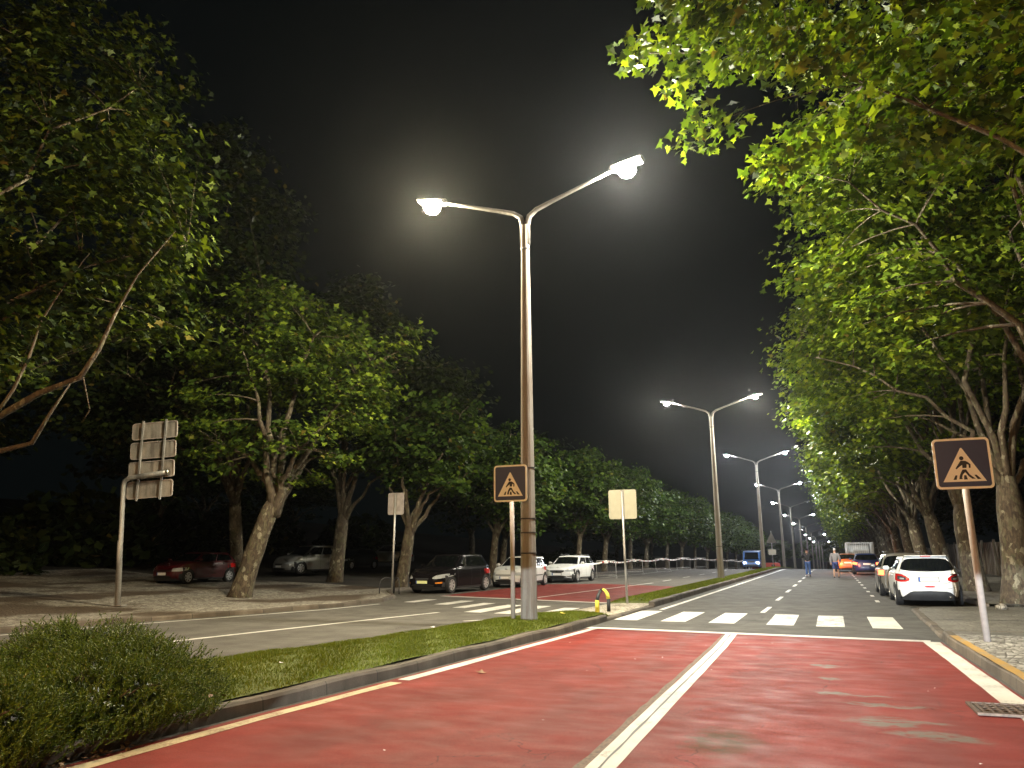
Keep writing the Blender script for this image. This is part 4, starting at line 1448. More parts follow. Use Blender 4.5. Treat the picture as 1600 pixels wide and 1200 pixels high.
t = thing('drain_grate', 'rusty drain grate set in the road against the right kerb', 'drain', (1.50, 9.55, 0.012), 0.03)
MB().box(0, 0, 0, 0.62, 0.62, 0.006).build('painted_dark_sheet', M['black'], t)  # flat black sheet stands in for the shade below the bars
g = MB()
for s_ in (-1, 1):
    g.box(0.30 * s_, 0, 0.012, 0.035, 0.64, 0.024)
    g.box(0, 0.30 * s_, 0.012, 0.565, 0.035, 0.024)
g.build('frame', M['grate'], t)
g = MB()
for k in range(7):
    g.box(-0.24 + 0.08 * k, 0, 0.012, 0.026, 0.562, 0.018)
for k in range(4):
    g.box(0, -0.20 + 0.135 * k, 0.010, 0.50, 0.022, 0.012)
g.build('bars', M['grate'], t)

stone = MB()
stone.tube([(0, 0, -0.02), (0, 0, 0.05), (0.01, 0, 0.10), (0.0, 0, 0.13)], [0.13, 0.15, 0.11, 0.04], 9)
o = stone.build('stone', M['gravel'], None, True)
o.location = (4.05, 24.6, 0.08)
tag(o, 'pale round stone at the foot of the near right trunk', 'stone')


def barrier(label, x, y, rz, tilt):
    t = thing('crowd_barrier', label, 'barrier', (x, y, gz(x, y) + 0.0), rz, 'metal crowd barriers joined by tape')
    rt = Matrix.Rotation(tilt, 3, 'X')

    def P(a, c):
        return tuple(rt @ Vector((a, 0, c)))
    fr = MB()
    fr.tube([P(-.62, 0.12), P(-.62, 1.02), P(-.56, 1.1), P(.56, 1.1), P(.62, 1.02), P(.62, 0.12)], 0.024, 8)
    fr.tube([P(-.62, 0.2), P(.62, 0.2)], 0.02, 6)
    fr.build('frame', M['galv'], t, True)
    b_ = MB()
    for k in range(9):
        a = -0.5 + 0.125 * k
        b_.tube([P(a, 0.2), P(a, 1.1)], 0.010, 5)
    b_.build('bars', M['arm'], t)
    b_ = MB()
    b_.prism(rrect(0.26, 0.10, 0.02, 3, 0.0, 0.98), -0.035, -0.025)
    b_.build('plate', M['tape'], t)
    for s_ in (-1, 1):
        MB().tube([P(.62 * s_, 0.2), (.62 * s_, -0.3, 0.02), (.62 * s_, 0.35, 0.02)], 0.018, 6).build('foot', M['galv'], t)
    return t


BX = [(945, -13.3, 48.5), (0, -13.6, 57.5), (0, -13.2, 66.0), (0, -13.0, 74.5), (0, -12.6, 82.0), (0, -11.5, 89.0), (0, -10.9, 95.0), (0, -10.2, 101), (0, -9.6, 107)]
for k, (_, x, y) in enumerate(BX):
    barrier('%s metal crowd barrier along the tape, counting from the white estate car' % (['first', 'second', 'third', 'fourth', 'fifth', 'sixth', 'seventh', 'eighth', 'ninth'][k]),
            x, y, R(22 + 6 * (k % 3)), R(-12 if k < 3 else 4))
tp = [(-14.2, 45.2, 1.05)] + [(x, y, gz(x, y) + 1.08) for _, x, y in BX]
v, f = [], []
for i in range(len(tp) - 1):
    a, b_ = Vector(tp[i]), Vector(tp[i + 1])
    m_ = 8
    for k in range(m_ + 1):
        u = k / m_
        p = a.lerp(b_, u)
        p.z -= 0.16 * 4 * u * (1 - u)
        v += [(p.x, p.y, p.z - 0.045), (p.x, p.y, p.z + 0.045)]
for i in range(len(v) // 2 - 1):
    f.append((2 * i, 2 * i + 2, 2 * i + 3, 2 * i + 1))
tm, tt, tb = newmat('striped_tape')
q = NB(tt)
sp = q.n('ShaderNodeSeparateXYZ')
q.L(q.P, sp.inputs[0])
q.L(q.ramp(q.m('FRACT', q.m('DIVIDE', sp.outputs[1], 1.2)), [(0.0, (0.5, 0.08, 0.06)), (0.18, (0.85, 0.83, 0.80))], 'CONSTANT'), tb.inputs['Base Color'])
tag(mesh_obj('barrier_tape', v, f, tm), 'long white tape strung from the white estate car along the barriers', 'tape')

# fence behind the right trees
fz = thing('fence', 'weathered grey panel fence behind the right hand trees', 'fence', (9.0, 0, 0))
for k in range(26):
    y0 = 10 + 4.0 * k
    g0 = gz(9, y0 + 2)
    mb = MB()
    for j in range(14):
        mb.box(0.012 * (j % 2), y0 + 0.14 + 0.2857 * j, g0 + 1.08 + 0.01 * math.sin(j * 7 + k), 0.05, 0.26, 1.98)
    mb.build('panel', M['fence'], fz)
    MB().box(-0.05, y0, g0 + 1.1, 0.12, 0.12, 2.25).build('post', M['concrete'], fz)

# ================================================================== CARS


def lathe(prof, n=20, axis='x'):
    v, f = [], []
    for (r_, h) in prof:
        for k in range(n):
            a = 2 * math.pi * k / n
            v.append((h, r_ * math.cos(a), r_ * math.sin(a)))
    for i in range(len(prof) - 1):
        for k in range(n):
            a, b_ = i * n + k, i * n + (k + 1) % n
            f.append((a, b_, b_ + n, a + n))
    return v, f


WHEELS = {}


def wheel_meshes(rw, tw_):
    key = (rw, tw_)
    if key in WHEELS:
        return WHEELS[key]
    rr = rw * 0.66
    v, f = lathe([(rr, -tw_ / 2), (rw * .93, -tw_ / 2 - .004), (rw * .99, -tw_ / 2 + .03), (rw, 0), (rw * .99, tw_ / 2 - .03), (rw * .93, tw_ / 2 + .004), (rr, tw_ / 2), (rr, -tw_ / 2)], 28)
    me = bpy.data.meshes.new('wheel')
    me.from_pydata(v, [], f)
    me.materials.append(M['black'])
    mb = MB()
    v, f = lathe([(rr, tw_ / 2 - .005), (rr * .90, tw_ / 2 - .004), (rr * .86, tw_ / 2 - .03)], 28)
    mb.add(v, f)
    v, f = lathe([(0.001, tw_ / 2 - 0.002), (rr * .2, tw_ / 2 - .004), (rr * .22, tw_ / 2 - .03)], 16)
    mb.add(v, f)
    for k in range(7):
        a = 2 * math.pi * k / 7
        ca, sa = math.cos(a), math.sin(a)
        for (r0, r1, w0, w1) in ((rr * .15, rr * .9, rr * .12, rr * .17),):
            pts = []
            for x in (tw_ / 2 - 0.012, tw_ / 2 - 0.035):
                for (r_, s_) in ((r0, -w0), (r0, w0), (r1, w1), (r1, -w1)):
                    pts.append((x, r_ * ca - s_ * sa, r_ * sa + s_ * ca))
            mb.add(pts, [(0, 1, 2, 3), (7, 6, 5, 4), (0, 4, 5, 1), (1, 5, 6, 2), (2, 6, 7, 3), (3, 7, 4, 0)])
    m2 = bpy.data.meshes.new('rim')
    m2.from_pydata(mb.v, [], mb.f)
    m2.materials.append(M['rim'])
    mb = MB()
    v, f = lathe([(0.0005, tw_ / 2 - 0.05), (rr * .98, tw_ / 2 - .05)], 20)
    mb.add(v, f)
    m3 = bpy.data.meshes.new('hub_disc')
    m3.from_pydata(mb.v, [], mb.f)
    m3.materials.append(M['black'])
    WHEELS[key] = (me, m2, m3)
    return WHEELS[key]


def car(label, x, y, heading, paint, L=4.1, W=1.74, Ht=1.46, hood=0.74, cowl=(1.05, 0.96), belt=0.98, roof=(0.25, -1.45), rear_base=-1.95, hoodlen=None,
        wb=2.54, rw=0.31, front='plain', lit=None, plate='plate', rear='hatch', sill=0.22, tumble=0.20, name='parked_car', cat='car', rack=False, group=None, z0=None,
        tail='mid', nose=0.62, rub=False, rimless=False, side_lift=0.0, box_rear=False):
    """heading: direction the front points (0 = +y).  front at +y in local coordinates"""
    g = gz(x, y) if z0 is None else z0
    t = thing(name, label, cat, (x, y, g + 0.004), heading, group)
    a0 = L / 2
    axf, axr = wb / 2 + 0.02, -wb / 2 + 0.02
    dfr = lerpf([0.15, 0.3, 0.45, 0.60, 0.75, 1.0], [0.14, 0.03, 0.0, 0.02, 0.12, 0.25])
    drr = lerpf([0.15, 0.3, 0.45, 0.62, 0.80, 1.0, 1.2], [0.14, 0.03, 0.0, 0.02, 0.07, 0.13, 0.2])
    wid = lerpf([0.15, 0.3, 0.55, 0.75, 0.95, 1.1], [0.93, 0.975, 1.0, 0.995, 0.965, 0.93])
    ztop = lerpf([-a0, rear_base - 0.1, rear_base + 0.3, 0, cowl[0], (cowl[0] + a0) / 2, a0 - 0.18, a0],
                 [belt - 0.05, belt - 0.01, belt + side_lift, belt - 0.005, cowl[1], cowl[1] - 0.35 * (cowl[1] - hood), hood, hood - 0.10])
    NX = 4.6

    def par(z):
        af, ar = a0 - dfr(z), a0 - drr(z)
        return (af - ar) / 2, (af + ar) / 2, W / 2 * wid(z)

    def yf(u, z, off=0.0, s=1):           # u = lateral position -1..1
        c, a, wz = par(z)
        uu = min(0.9995, abs(u))
        return (u * wz, c + s * (a * (1 - uu ** NX) ** (1 / NX) + off), z)

    def sidep(yy, z, off=0.0, s=1):
        c, a, wz = par(z)
        q_ = min(0.9995, abs((yy - c) / a))
        return (s * (wz * (1 - q_ ** NX) ** (1 / NX) + off), yy, z)
    # outline parameter list: right side front->rear etc.
    outl = []
    nS = 84
    for i in range(nS + 1):
        outl.append(('s', 1, a0 * 0.93 - 2 * a0 * 0.93 * i / nS))
    for u in np.linspace(0.86, -0.86, 19):
        outl.append(('e', -1, u))
    for i in range(nS + 1):
        outl.append(('s', -1, -a0 * 0.93 + 2 * a0 * 0.93 * i / nS))
    for u in np.linspace(-0.86, 0.86, 19):
        outl.append(('e', 1, u))
    rows = [0, 0.12, 0.3, 0.5, 0.7, 0.84, 0.93, 0.98, 1.0]
    V, F_ = [], []
    n = len(outl)
    AR = rw + 0.055

    def zl(yy):
        z = sill
        for ax in (axf, axr):
            d = abs(yy - ax)
            if d < AR:
                z = max(z, rw + math.sqrt(AR * AR - d * d))
        return z
    for t_ in rows:
        for (kk, s, p) in outl:
            if kk == 's':
                yy = p
                zt = ztop(yy)
                z = zl(yy)
                z = z + (zt - z) * t_
                pt = sidep(yy, z, 0, s)
            else:
                zt = ztop(s * (a0 - 0.02))
                z = sill - 0.02 + (zt - sill + 0.02) * t_
                pt = yf(p, z, 0, s)
            k = 0.0 if t_ < 0.9 else (0.012 if t_ < 0.95 else (0.03 if t_ < 0.99 else 0.065))
            V.append((pt[0] * (1 - k / (W / 2)), pt[1] * (1 - k / a0), pt[2]))
    for r_ in range(len(rows) - 1):
        for i in range(n):
            j = (i + 1) % n
            F_.append((r_ * n + j, r_ * n + i, (r_ + 1) * n + i, (r_ + 1) * n + j))
    base = (len(rows) - 1) * n
    prev = base
    for kk in (0.8, 0.5, 0.2, 0.0):
        st = len(V)
        for i in range(n):
            px, py, pz = V[base + i]
            V.append((px * kk, py * (1 - 0.02 * (1 - kk)), ztop(py) + 0.035 * (1 - kk * kk)))
        for i in range(n):
            j = (i + 1) % n
            F_.append((prev + j, prev + i, st + i, st + j))
        prev = st
    body = mesh_obj('body', V, F_, paint, t, True)
    # greenhouse
    zb, zt = belt - 0.06, Ht
    yb0, yb1 = cowl[0] + 0.06, rear_base
    yr0, yr1 = roof

    def gh(tt):
        c = ((yb0 + (yr0 - yb0) * tt) + (yb1 + (yr1 - yb1) * tt)) / 2
        a = ((yb0 + (yr0 - yb0) * tt) - (yb1 + (yr1 - yb1) * tt)) / 2
        ww = (W / 2 - 0.055) - tumble * tt
        zz = zb + (zt - 0.05 - zb) * tt
        return c, a, ww, zz
    NG = 7.0

    def gend(u, tt, off=0.0, s=1):
        c, a, ww, zz = gh(tt)
        uu = min(0.9995, abs(u))
        zf = zz - (0.03 * (1 - tt) if s == 1 else 0)
        return (u * ww, c + s * (a * (1 - uu ** NG) ** (1 / NG) + off), zf + off * 0.3)

    def gside(yy, tt, off=0.0, s=1):
        c, a, ww, zz = gh(tt)
        q_ = min(0.9995, abs((yy - c) / a))
        return (s * (ww * (1 - q_ ** NG) ** (1 / NG) + off), yy, zz + off * 0.3)
    V, F_ = [], []
    ge = []
    for i in range(25):
        ge.append(('s', 1, 0.95 - 1.9 * i / 24))
    for u in np.linspace(0.9, -0.9, 13):
        ge.append(('e', -1, u))
    for i in range(25):
        ge.append(('s', -1, -0.95 + 1.9 * i / 24))
    for u in np.linspace(-0.9, 0.9, 13):
        ge.append(('e', 1, u))
    n = len(ge)
    for tt in (0, 0.25, 0.5, 0.75, 0.92, 1.0):
        for (kk, s, p) in ge:
            c, a, ww, zz = gh(tt)
            V.append(gside(c + p * a, tt, 0, s) if kk == 's' else gend(p, tt, 0, s))
    for r_ in range(5):
        for i in range(n):
            j = (i + 1) % n
            F_.append((r_ * n + j, r_ * n + i, (r_ + 1) * n + i, (r_ + 1) * n + j))
    prev = base = 5 * n
    c1, a1, _, _ = gh(1)
    for kk in (0.93, 0.7, 0.35, 0.0):
        st = len(V)
        for i in range(n):
            px, py, pz = V[base + i]
            V.append((px * kk, c1 + (py - c1) * (0.97 + 0.03 * kk), pz + 0.05 * (1 - kk ** 2.2) * (1 - 0.5 * ((py - c1) / a1) ** 2)))
        for i in range(n):
            j = (i + 1) % n
            F_.append((prev + j, prev + i, st + i, st + j))
        prev = st
    mesh_obj('roof', V, F_, paint, t, True)

    def patch(nm, fn, cols, material, parent, nu=12, nv=4, cyc=False):
        us = [c[0] for c in cols]
        U = np.linspace(us[0], us[-1], nu)
        lo = np.interp(U, us, [c[1] for c in cols])
        hi = np.interp(U, us, [c[2] for c in cols])
        VV, FF = [], []
        for i, u in enumerate(U):
            for j in range(nv):
                VV.append(fn(u, lo[i] + (hi[i] - lo[i]) * j / (nv - 1)))
        for i in range(nu - 1):
            for j in range(nv - 1):
                a = i * nv + j
                FF.append((a, a + nv, a + nv + 1, a + 1))
        o = mesh_obj(nm, VV, FF, material, parent, True)
        bm = bmesh.new()
        bm.from_mesh(o.data)
        bmesh.ops.recalc_face_normals(bm, faces=bm.faces)
        # make normals face away from the car centre
        cen = Vector((0, 0, 0.6))
        ff = bm.faces[len(bm.faces) // 2 if False else 0]
        bm.faces.ensure_lookup_table()
        ff = bm.faces[0]
        if (ff.calc_center_median() - cen).dot(ff.normal) < 0:
            bmesh.ops.reverse_faces(bm, faces=bm.faces)
        bm.to_mesh(o.data)
        bm.free()
        return o
    G = M['glass']
    patch('windscreen', lambda u, tt: gend(u, tt, 0.008, 1), [(-.93, .10, .70), (-.86, .08, .90), (0, .05, .94), (.86, .08, .90), (.93, .10, .70)], G, t, 17, 6)
    rz_lo = 0.16
    rw_o = patch('rear_window', lambda u, tt: gend(u, tt, 0.008, -1), [(-.90, rz_lo + .12, .62), (-.80, rz_lo + .04, .86), (-.5, rz_lo - .02, .90), (0, rz_lo - .04, .90), (.5, rz_lo - .02, .90), (.80, rz_lo + .04, .86), (.90, rz_lo + .12, .62)], G, t, 21, 6)
    # side windows between pillars
    cb, ab, _, _ = gh(0.15)
    ct, at_, _, _ = gh(0.9)
    f0b, f0t = cb + ab * 0.90, ct + at_ * 0.86
    nd = 3 if rear in ('estate', 'mpv') else (3 if rear == 'hatch5' else 2)
    cuts = {2: [0.0, 0.52, 1.0], 3: [0.0, 0.42, 0.76, 1.0]}[nd]
    r0b, r0t = cb - ab * (0.86 if nd == 3 else 0.74), ct - at_ * 0.84
    for s in (-1, 1):
        for k in range(nd):
            ua, ub = cuts[k] + 0.012, cuts[k + 1] - 0.012

            def fn(u, v_, s=s, ua=ua, ub=ub):
                tt = 0.14 + 0.72 * v_
                y0_ = f0b + (f0t - f0b) * v_
                y1_ = r0b + (r0t - r0b) * v_
                uu = ua + (ub - ua) * u
                return gside(y0_ + (y1_ - y0_) * uu, tt, 0.007, s)
            patch('side_window', fn, [(0, 0, 1), (1, 0.0 if k < nd - 1 else 0.12, 1 if k < nd - 1 else 0.86)], G, t, 8, 5)
    # underbody, bumper, arches
    ub = MB()
    ub.box(0, 0, 0.35, W * 0.90, L * 0.86, 0.26, None, 0.04)
    ub.box(0, 0, 0.58, W - 0.12, L * 0.80, 0.3, None, 0.04)
    ub.build('underbody', M['black'], t)
    patch('front_bumper_trim', lambda u, z: yf(u, z, 0.010, 1), [(-.97, .17, .25), (-.6, .16, .27), (0, .16, .28), (.6, .16, .27), (.97, .17, .25)], M['trim'], t, 21, 3)
    if rear != 'white_hatch':
        patch('rear_bumper_trim', lambda u, z: yf(u, z, 0.010, -1), [(-.97, .17, .27), (0, .17, .32), (.97, .17, .27)], M['trim'], t, 21, 3)
    for s in (-1, 1):
        patch('sill_trim', lambda yy, z, s=s: sidep(yy, z, 0.006, s), [(axr + AR + .03, .20, .27), (axf - AR - .03, .20, .27)], M['trim'], t, 10, 2)
        if rub:
            patch('rub_strip', lambda yy, z, s=s: sidep(yy, z, 0.010, s), [(axr + AR + .03, .52, .565), (axf - AR - .03, .50, .545)], M['trim'], t, 10, 2)
        # door seams and handles
        for yy in (cowl[0] - 0.18, -0.12, axr + AR + 0.10):
            patch('door_seam', lambda a, z, s=s: sidep(a, z, 0.003, s), [(yy - .006, .30, belt - .03), (yy + .006, .30, belt - .03)], M['black'], t, 2, 6)
        for yy in (0.05, -0.88):
            p = sidep(yy, belt - 0.12, 0.02, s)
            MB().box(p[0], yy, belt - 0.12, 0.03, 0.17, 0.03, None, 0.01).build('door_handle', M['trim'] if paint in (CP['white'], CP['offwhite']) and rub else paint, t)
        mr = MB()
        mx = s * (W / 2 + 0.05)
        mr.box(mx, cowl[0] - 0.35, belt + 0.06, 0.20, 0.10, 0.13, None, 0.045)
        mr.build('wing_mirror', paint, t)
    # plates
    for s, pm in ((1, plate), (-1, plate)):
        if s == -1 and rear == 'white_hatch':
            zpl = 0.765
        else:
            zpl = 0.46 if s == 1 else 0.72
        patch('plate_frame', lambda u, z, s=s: yf(u, z, 0.019, s), [(-.31, zpl - .068, zpl + .068), (.31, zpl - .068, zpl + .068)], M['trim'] if rear != 'white_hatch' else M['arm'], t, 5, 2)
        po = patch('number_plate', lambda u, z, s=s: yf(u, z, 0.022, s), [(-.29, zpl - .055, zpl + .055), (.29, zpl - .055, zpl + .055)], M[pm], t, 5, 2)
        patch('plate_strip', lambda u, z, s=s: yf(u, z, 0.025, s), [(-.29 * (1 if s == -1 else -1) - .0, zpl - .055, zpl + .055), (-.245 * (1 if s == -1 else -1), zpl - .055, zpl + .055)], M['plateblue'], po, 2, 2)
    # front lights and grille
    HL = M['whitelit'] if lit == 'front' else M['lens']
    for s in (-1, 1):
        if front == 'round':        # large almond lamps
            cols = [(.52, .60, .64), (.62, .585, .71), (.80, .60, .76), (.93, .64, .79), (.985, .70, .79)]
        elif front == 'square':
            cols = [(.60, .56, .69), (.88, .56, .71), (.965, .60, .72)]
        else:
            cols = [(.48, .61, .66), (.70, .59, .70), (.90, .60, .74), (.985, .66, .75)]
        cc = sorted([(s * a, b_, c) for a, b_, c in cols])
        h_ = patch('headlight', lambda u, z: yf(u, z, 0.012, 1), cc, HL, t, 12, 5)
        if front == 'estate':
            fc = sorted([(s * .62, .33, .37), (s * .86, .31, .40), (s * .95, .33, .42)])
            patch('fog_lamp_trim', lambda u, z: yf(u, z, 0.013, 1), fc, M['chrome'], t, 8, 3)
        if front == 'round':
            fc = sorted([(s * .66, .40, .45), (s * .86, .41, .47)])
            patch('indicator', lambda u, z: yf(u, z, 0.013, 1), fc, M['amber'], t, 6, 3)
    gc = {'estate': [(-.46, .60, .66), (-.3, .53, .67), (0, .50, .67), (.3, .53, .67), (.46, .60, .66)],
          'square': [(-.58, .56, .60), (.58, .56, .60)]}.get(front, [(-.34, .56, .62), (0, .54, .62), (.34, .56, .62)])
    patch('grille', lambda u, z: yf(u, z, 0.010, 1), gc, M['trim'], t, 13, 3)
    patch('air_intake', lambda u, z: yf(u, z, 0.011, 1), [(-.60, .30, .34), (-.4, .27, .38), (.4, .27, .38), (.60, .30, .34)], M['black'], t, 13, 3)
    if front == 'estate':
        patch('badge', lambda u, z: yf(u, z, 0.030, 1), [(-.055, .60, .60), (0, .54, .66), (.055, .60, .60)], M['chrome'], t, 5, 3)
    # rear lights
    RLm = M['redlit'] if lit in ('rear', 'front') and lit == 'rear' else M['redlens']
    for s in (-1, 1):
        if rear == 'white_hatch':
            cols = [(.56, .735, .80), (.66, .70, .86), (.80, .69, .91), (.92, .71, .93), (.985, .76, .92)]
            inner = [(.66, .745, .82), (.80, .74, .86), (.90, .76, .86)]
        elif tail == 'high':
            cols = [(.80, .74, 0.93), (.985, .74, .93)]
            inner = None
        else:
            cols = [(.66, .66, .82), (.985, .68, .86)]
            inner = None
        cc = sorted([(s * a, b_, c) for a, b_, c in cols])
        tl = patch('taillight', lambda u, z: yf(u, z, 0.013, -1), cc, RLm, t, 12, 5)
        if inner:
            ci = sorted([(s * a, b_, c) for a, b_, c in inner])
            patch('inner_lens', lambda u, z: yf(u, z, 0.019, -1), ci, M['lens_dark'], tl, 8, 3)
            cj = sorted([(s * .72, .765, .80), (s * .84, .765, .81)])
            patch('reverse_lamp', lambda u, z: yf(u, z, 0.024, -1), cj, M['lens'], tl, 6, 3)
    if rear == 'white_hatch':
        patch('rear_bumper_trim', lambda u, z: yf(u, z, 0.012, -1), [(-.97, .17, .24), (-.80, .17, .26), (-.60, .17, .40), (-.5, .17, .43), (0, .17, .445), (.5, .17, .43), (.60, .17, .40), (.80, .17, .26), (.97, .17, .24)], M['trim'], t, 41, 5)
        patch('rear_fog_lamp', lambda u, z: yf(u, z, 0.014, -1), [(-.16, .555, .565), (-.1, .54, .585), (.12, .54, .585), (.18, .555, .565)], M['redlens'], t, 9, 3)
        patch('tailgate_seam', lambda u, z: yf(u, z, 0.003, -1), [(-.62, .68, .69), (-.45, .645, .655), (0, .63, .64), (.45, .645, .655), (.62, .68, .69)], M['black'], t, 19, 2)
        b_ = MB()
        p0 = yf(0, 0.885, 0.02, -1)
        b_.prism([(0.0 - .03, .86), (.01, .855), (.028, .875), (.02, .91), (.0, .925), (-.022, .915), (-.012, .895), (-.028, .88)], p0[1] - 0.006, p0[1])
        b_.build('badge', M['chrome'], t)
        ex = MB()
        p0 = yf(.55, 0.25, 0.02, -1)
        ex.tube([(.52, p0[1] + .10, .27), (.52, p0[1] - 0.02, .27)], 0.045, 12)
        ex.build('exhaust', M['chrome'], t, True)
        wp = MB()
        pa, pb = gend(0.05, 0.16, 0.03, -1), gend(-0.62, 0.20, 0.03, -1)
        wp.tube([pa, pb], [0.012, 0.008], 6)
        wp.build('wiper', M['black'], t)
        sp_ = MB()
        p1 = gend(0, 1.0, 0.05, -1)
        sp_.box(0, p1[1] + 0.06, p1[2] + 0.015, (W - 2 * tumble) * 0.80, 0.20, 0.035, None, 0.015)
        sp_.build('roof_spoiler', paint, t)
        patch('high_brake_light', lambda u, z: (u * 0.62, p1[1] - 0.045, z), [(-.22, p1[2] - .008, p1[2] + .018), (.22, p1[2] - .008, p1[2] + .018)], M['redlens'], t, 3, 2)
        for s in (-1, 1):
            patch('painted_crease_shade', lambda u, z: yf(u, z, 0.003, -1), sorted([(s * .5, .50, .508), (s * .9, .56, .566)]), M['trim'], t, 6, 2)  # thin dark strips imitate shade along the bumper creases
    # wheels
    tw_ = 0.20
    for (sx, yy) in ((1, axf), (-1, axf), (1, axr), (-1, axr)):
        m1, m2, m3 = wheel_meshes(rw, tw_)
        wv_ = bpy.data.objects.new('wheel', m1)
        link(wv_, t)
        wv_.location = (sx * (W / 2 - tw_ / 2 - 0.015), yy, rw)
        wv_.rotation_euler = (0, 0, 0 if sx > 0 else math.pi)
        for mm, nm in ((m2, 'rim'), (m3, 'hub_disc')):
            if nm == 'rim' and rimless:
                continue
            o = bpy.data.objects.new(nm, mm)
            link(o, wv_)
    if rack:
        for s in (-1, 1):
            p0 = gside(roof[0] - .15, 1.0, 0, s)
            MB().tube([(p0[0] * .97, roof[0] - .2, Ht - .02), (p0[0] * .97, roof[0] - .25, Ht + .04), (p0[0] * .97, roof[1] + .25, Ht + .04), (p0[0] * .97, roof[1] + .2, Ht - .02)], 0.016, 6).build('roof_rail', M['trim'], t, True)
    return t


# right side, seen from behind
car('white hatchback parked on the right, its red tail lamps facing the camera', 2.55, 28.0, 0.0, CP['white'], L=3.97, W=1.80, Ht=1.46, rear='white_hatch', roof=(0.2, -1.62), rear_base=-1.86, belt=0.99)
car('grey hatchback parked nose to tail in front of the white one, mostly hidden', 2.36, 33.2, 0.0, CP['grey'], L=4.1, W=1.76, Ht=1.52, roof=(0.3, -1.6), rear_base=-1.9, rear='estate', tail='high', lit='rear', rack=True)
car('dark hatchback with lit tail lamps farther along the parking lane', 2.12, 60.8, 0.0, CP['navy'], L=4.1, W=1.78, Ht=1.44, lit='rear', name='car')
car('orange lit car braking at the left of the dark hatchback', 1.0, 68.0, 0.02, CP['orange'], L=4.2, W=1.78, Ht=1.42, lit='rear', name='car')

# opposite side, facing us
car('black hatchback with a pale yellow plate facing the camera by the far crossing', -15.3, 30.7, math.pi - 0.10, CP['black'], L=4.60, W=1.86, Ht=1.58, hood=0.78, cowl=(1.15, 1.03), belt=1.05, wb=2.8, rw=0.335, front='round', plate='plate_yellow', rear='hatch5', tail='high', roof=(0.40, -1.55), rear_base=-2.08, group='cars parked on the opposite side')
car('off white boxy small car half hidden behind the lamp post', -14.35, 36.4, math.pi - 0.03, CP['offwhite'], L=3.95, W=1.66, Ht=1.45, hood=0.78, front='square', rear='estate', roof=(0.30, -1.78), rear_base=-1.98, rub=True, tail='high', group='cars parked on the opposite side')
car('clean white estate car with dark grille and roof rails, last before the barriers', -13.9, 43.0, math.pi - 0.02, CP['white'], L=4.65, W=1.82, Ht=1.45, hood=0.74, front='estate', rear='estate', roof=(0.25, -1.75), rear_base=-2.18, wb=2.70, rw=0.33, rack=True, group='cars parked on the opposite side')

# dark car park at the left
GC = 'cars in the dark car park'
car('dark red old hatchback in the shadows behind the leaning tree', -26.6, 27.6, R(181), CP['red'], L=4.0, W=1.66, Ht=1.38, front='square', group=GC, z0=gz(-26, 26) + .07)
car('silver crossover in the dark car park right of the leaning trunk', -28.9, 38.9, R(167), CP['silver'], L=4.4, W=1.84, Ht=1.66, rw=0.36, hood=0.92, belt=1.10, cowl=(1.1, 1.08), sill=0.28, front='plain', roof=(0.3, -1.6), rear_base=-2.05, rear='estate', group=GC, z0=gz(-29, 39) + .07)
car('almost black car whose plate shows beside the silver crossover', -30.8, 46.5, R(176), CP['dark'], L=4.2, W=1.76, Ht=1.46, group=GC, z0=gz(-31, 47) + .07)
car('silver crossover side on, high in the dark behind the black hatchback', -33.5, 55.5, R(118), CP['silver'], L=4.3, W=1.82, Ht=1.62, rw=0.36, hood=0.90, belt=1.06, cowl=(1.1, 1.04), sill=0.30, rear='estate', roof=(0.3, -1.5), rear_base=-1.95, group=GC, z0=gz(-34, 57) + .07)

# car with its headlights on behind the camera (lights the white car and the foot of the poles)
hc = car('grey car waiting behind the camera with dipped headlights on', -0.4, -8.5, 0.0, CP['grey'], L=4.1, W=1.76, lit='front', name='car')
for s, yaw in ((-1, 12), (1, -4)):
    L_ = bpy.data.lights.new('headlight_beam', 'SPOT')
    L_.energy = HEAD_W * (0.5 if s < 0 else 1.0)
    L_.color = HEAD_COL
    L_.spot_size = R(16 if s < 0 else 30)
    L_.spot_blend = 0.06
    L_.shadow_soft_size = 0.04
    o = bpy.data.objects.new('headlight_beam', L_)
    link(o, hc)
    o.location = (0.62 * s, 2.10, 0.68)
    o.rotation_euler = (R(90 - (6.4 if s < 0 else 13.4)), 0, R(yaw))

# blue van and red barrier down the opposite side
van = thing('van', 'blue van with its headlights on far down the opposite carriageway', 'van', (-7.9, 88.0, gz(-8, 88)), math.pi)
van.scale = (0.9, 0.9, 0.86)
b_ = MB()
prof = [(-2.6, 0.35), (2.5, 0.35), (2.62, 0.55), (2.55, 1.0), (2.05, 1.15), (1.55, 2.05), (1.2, 2.2), (-2.5, 2.25), (-2.62, 2.1)]
b_.prism(prof, -0.95, 0.95, 'x')
b_.build('body', CP['blue'], van)
MB().add([], []) if False else None
ws = MB()
ws.add([(-0.8, 2.07, 1.18), (0.8, 2.07, 1.18), (0.74, 1.60, 2.02), (-0.74, 1.60, 2.02)], [(0, 1, 2, 3)])
ws.build('windscreen', M['glass'], van)
for s in (-1, 1):
    h_ = MB().box(0.72 * s, 2.62, 0.78, 0.30, 0.05, 0.16, None, 0.02).build('headlight', M['whitelit'], van)
    for yy in (1.6, -1.6):
        m1, m2, m3 = wheel_meshes(0.36, 0.2)
        wv_ = link(bpy.data.objects.new('wheel', m1), van)
        wv_.location = (0.86 * s, yy, 0.36)
        link(bpy.data.objects.new('rim', m2), wv_)
    MB().box(1.05 * s, 1.75, 1.25, 0.14, 0.08, 0.26, None, 0.03).build('wing_mirror', M['trim'], van)
MB().box(0, 2.62, 0.52, 1.5, 0.06, 0.16).build('bumper', M['trim'], van)
MB().box(0, 2.63, 0.95, 0.8, 0.04, 0.14).build('grille', M['trim'], van)

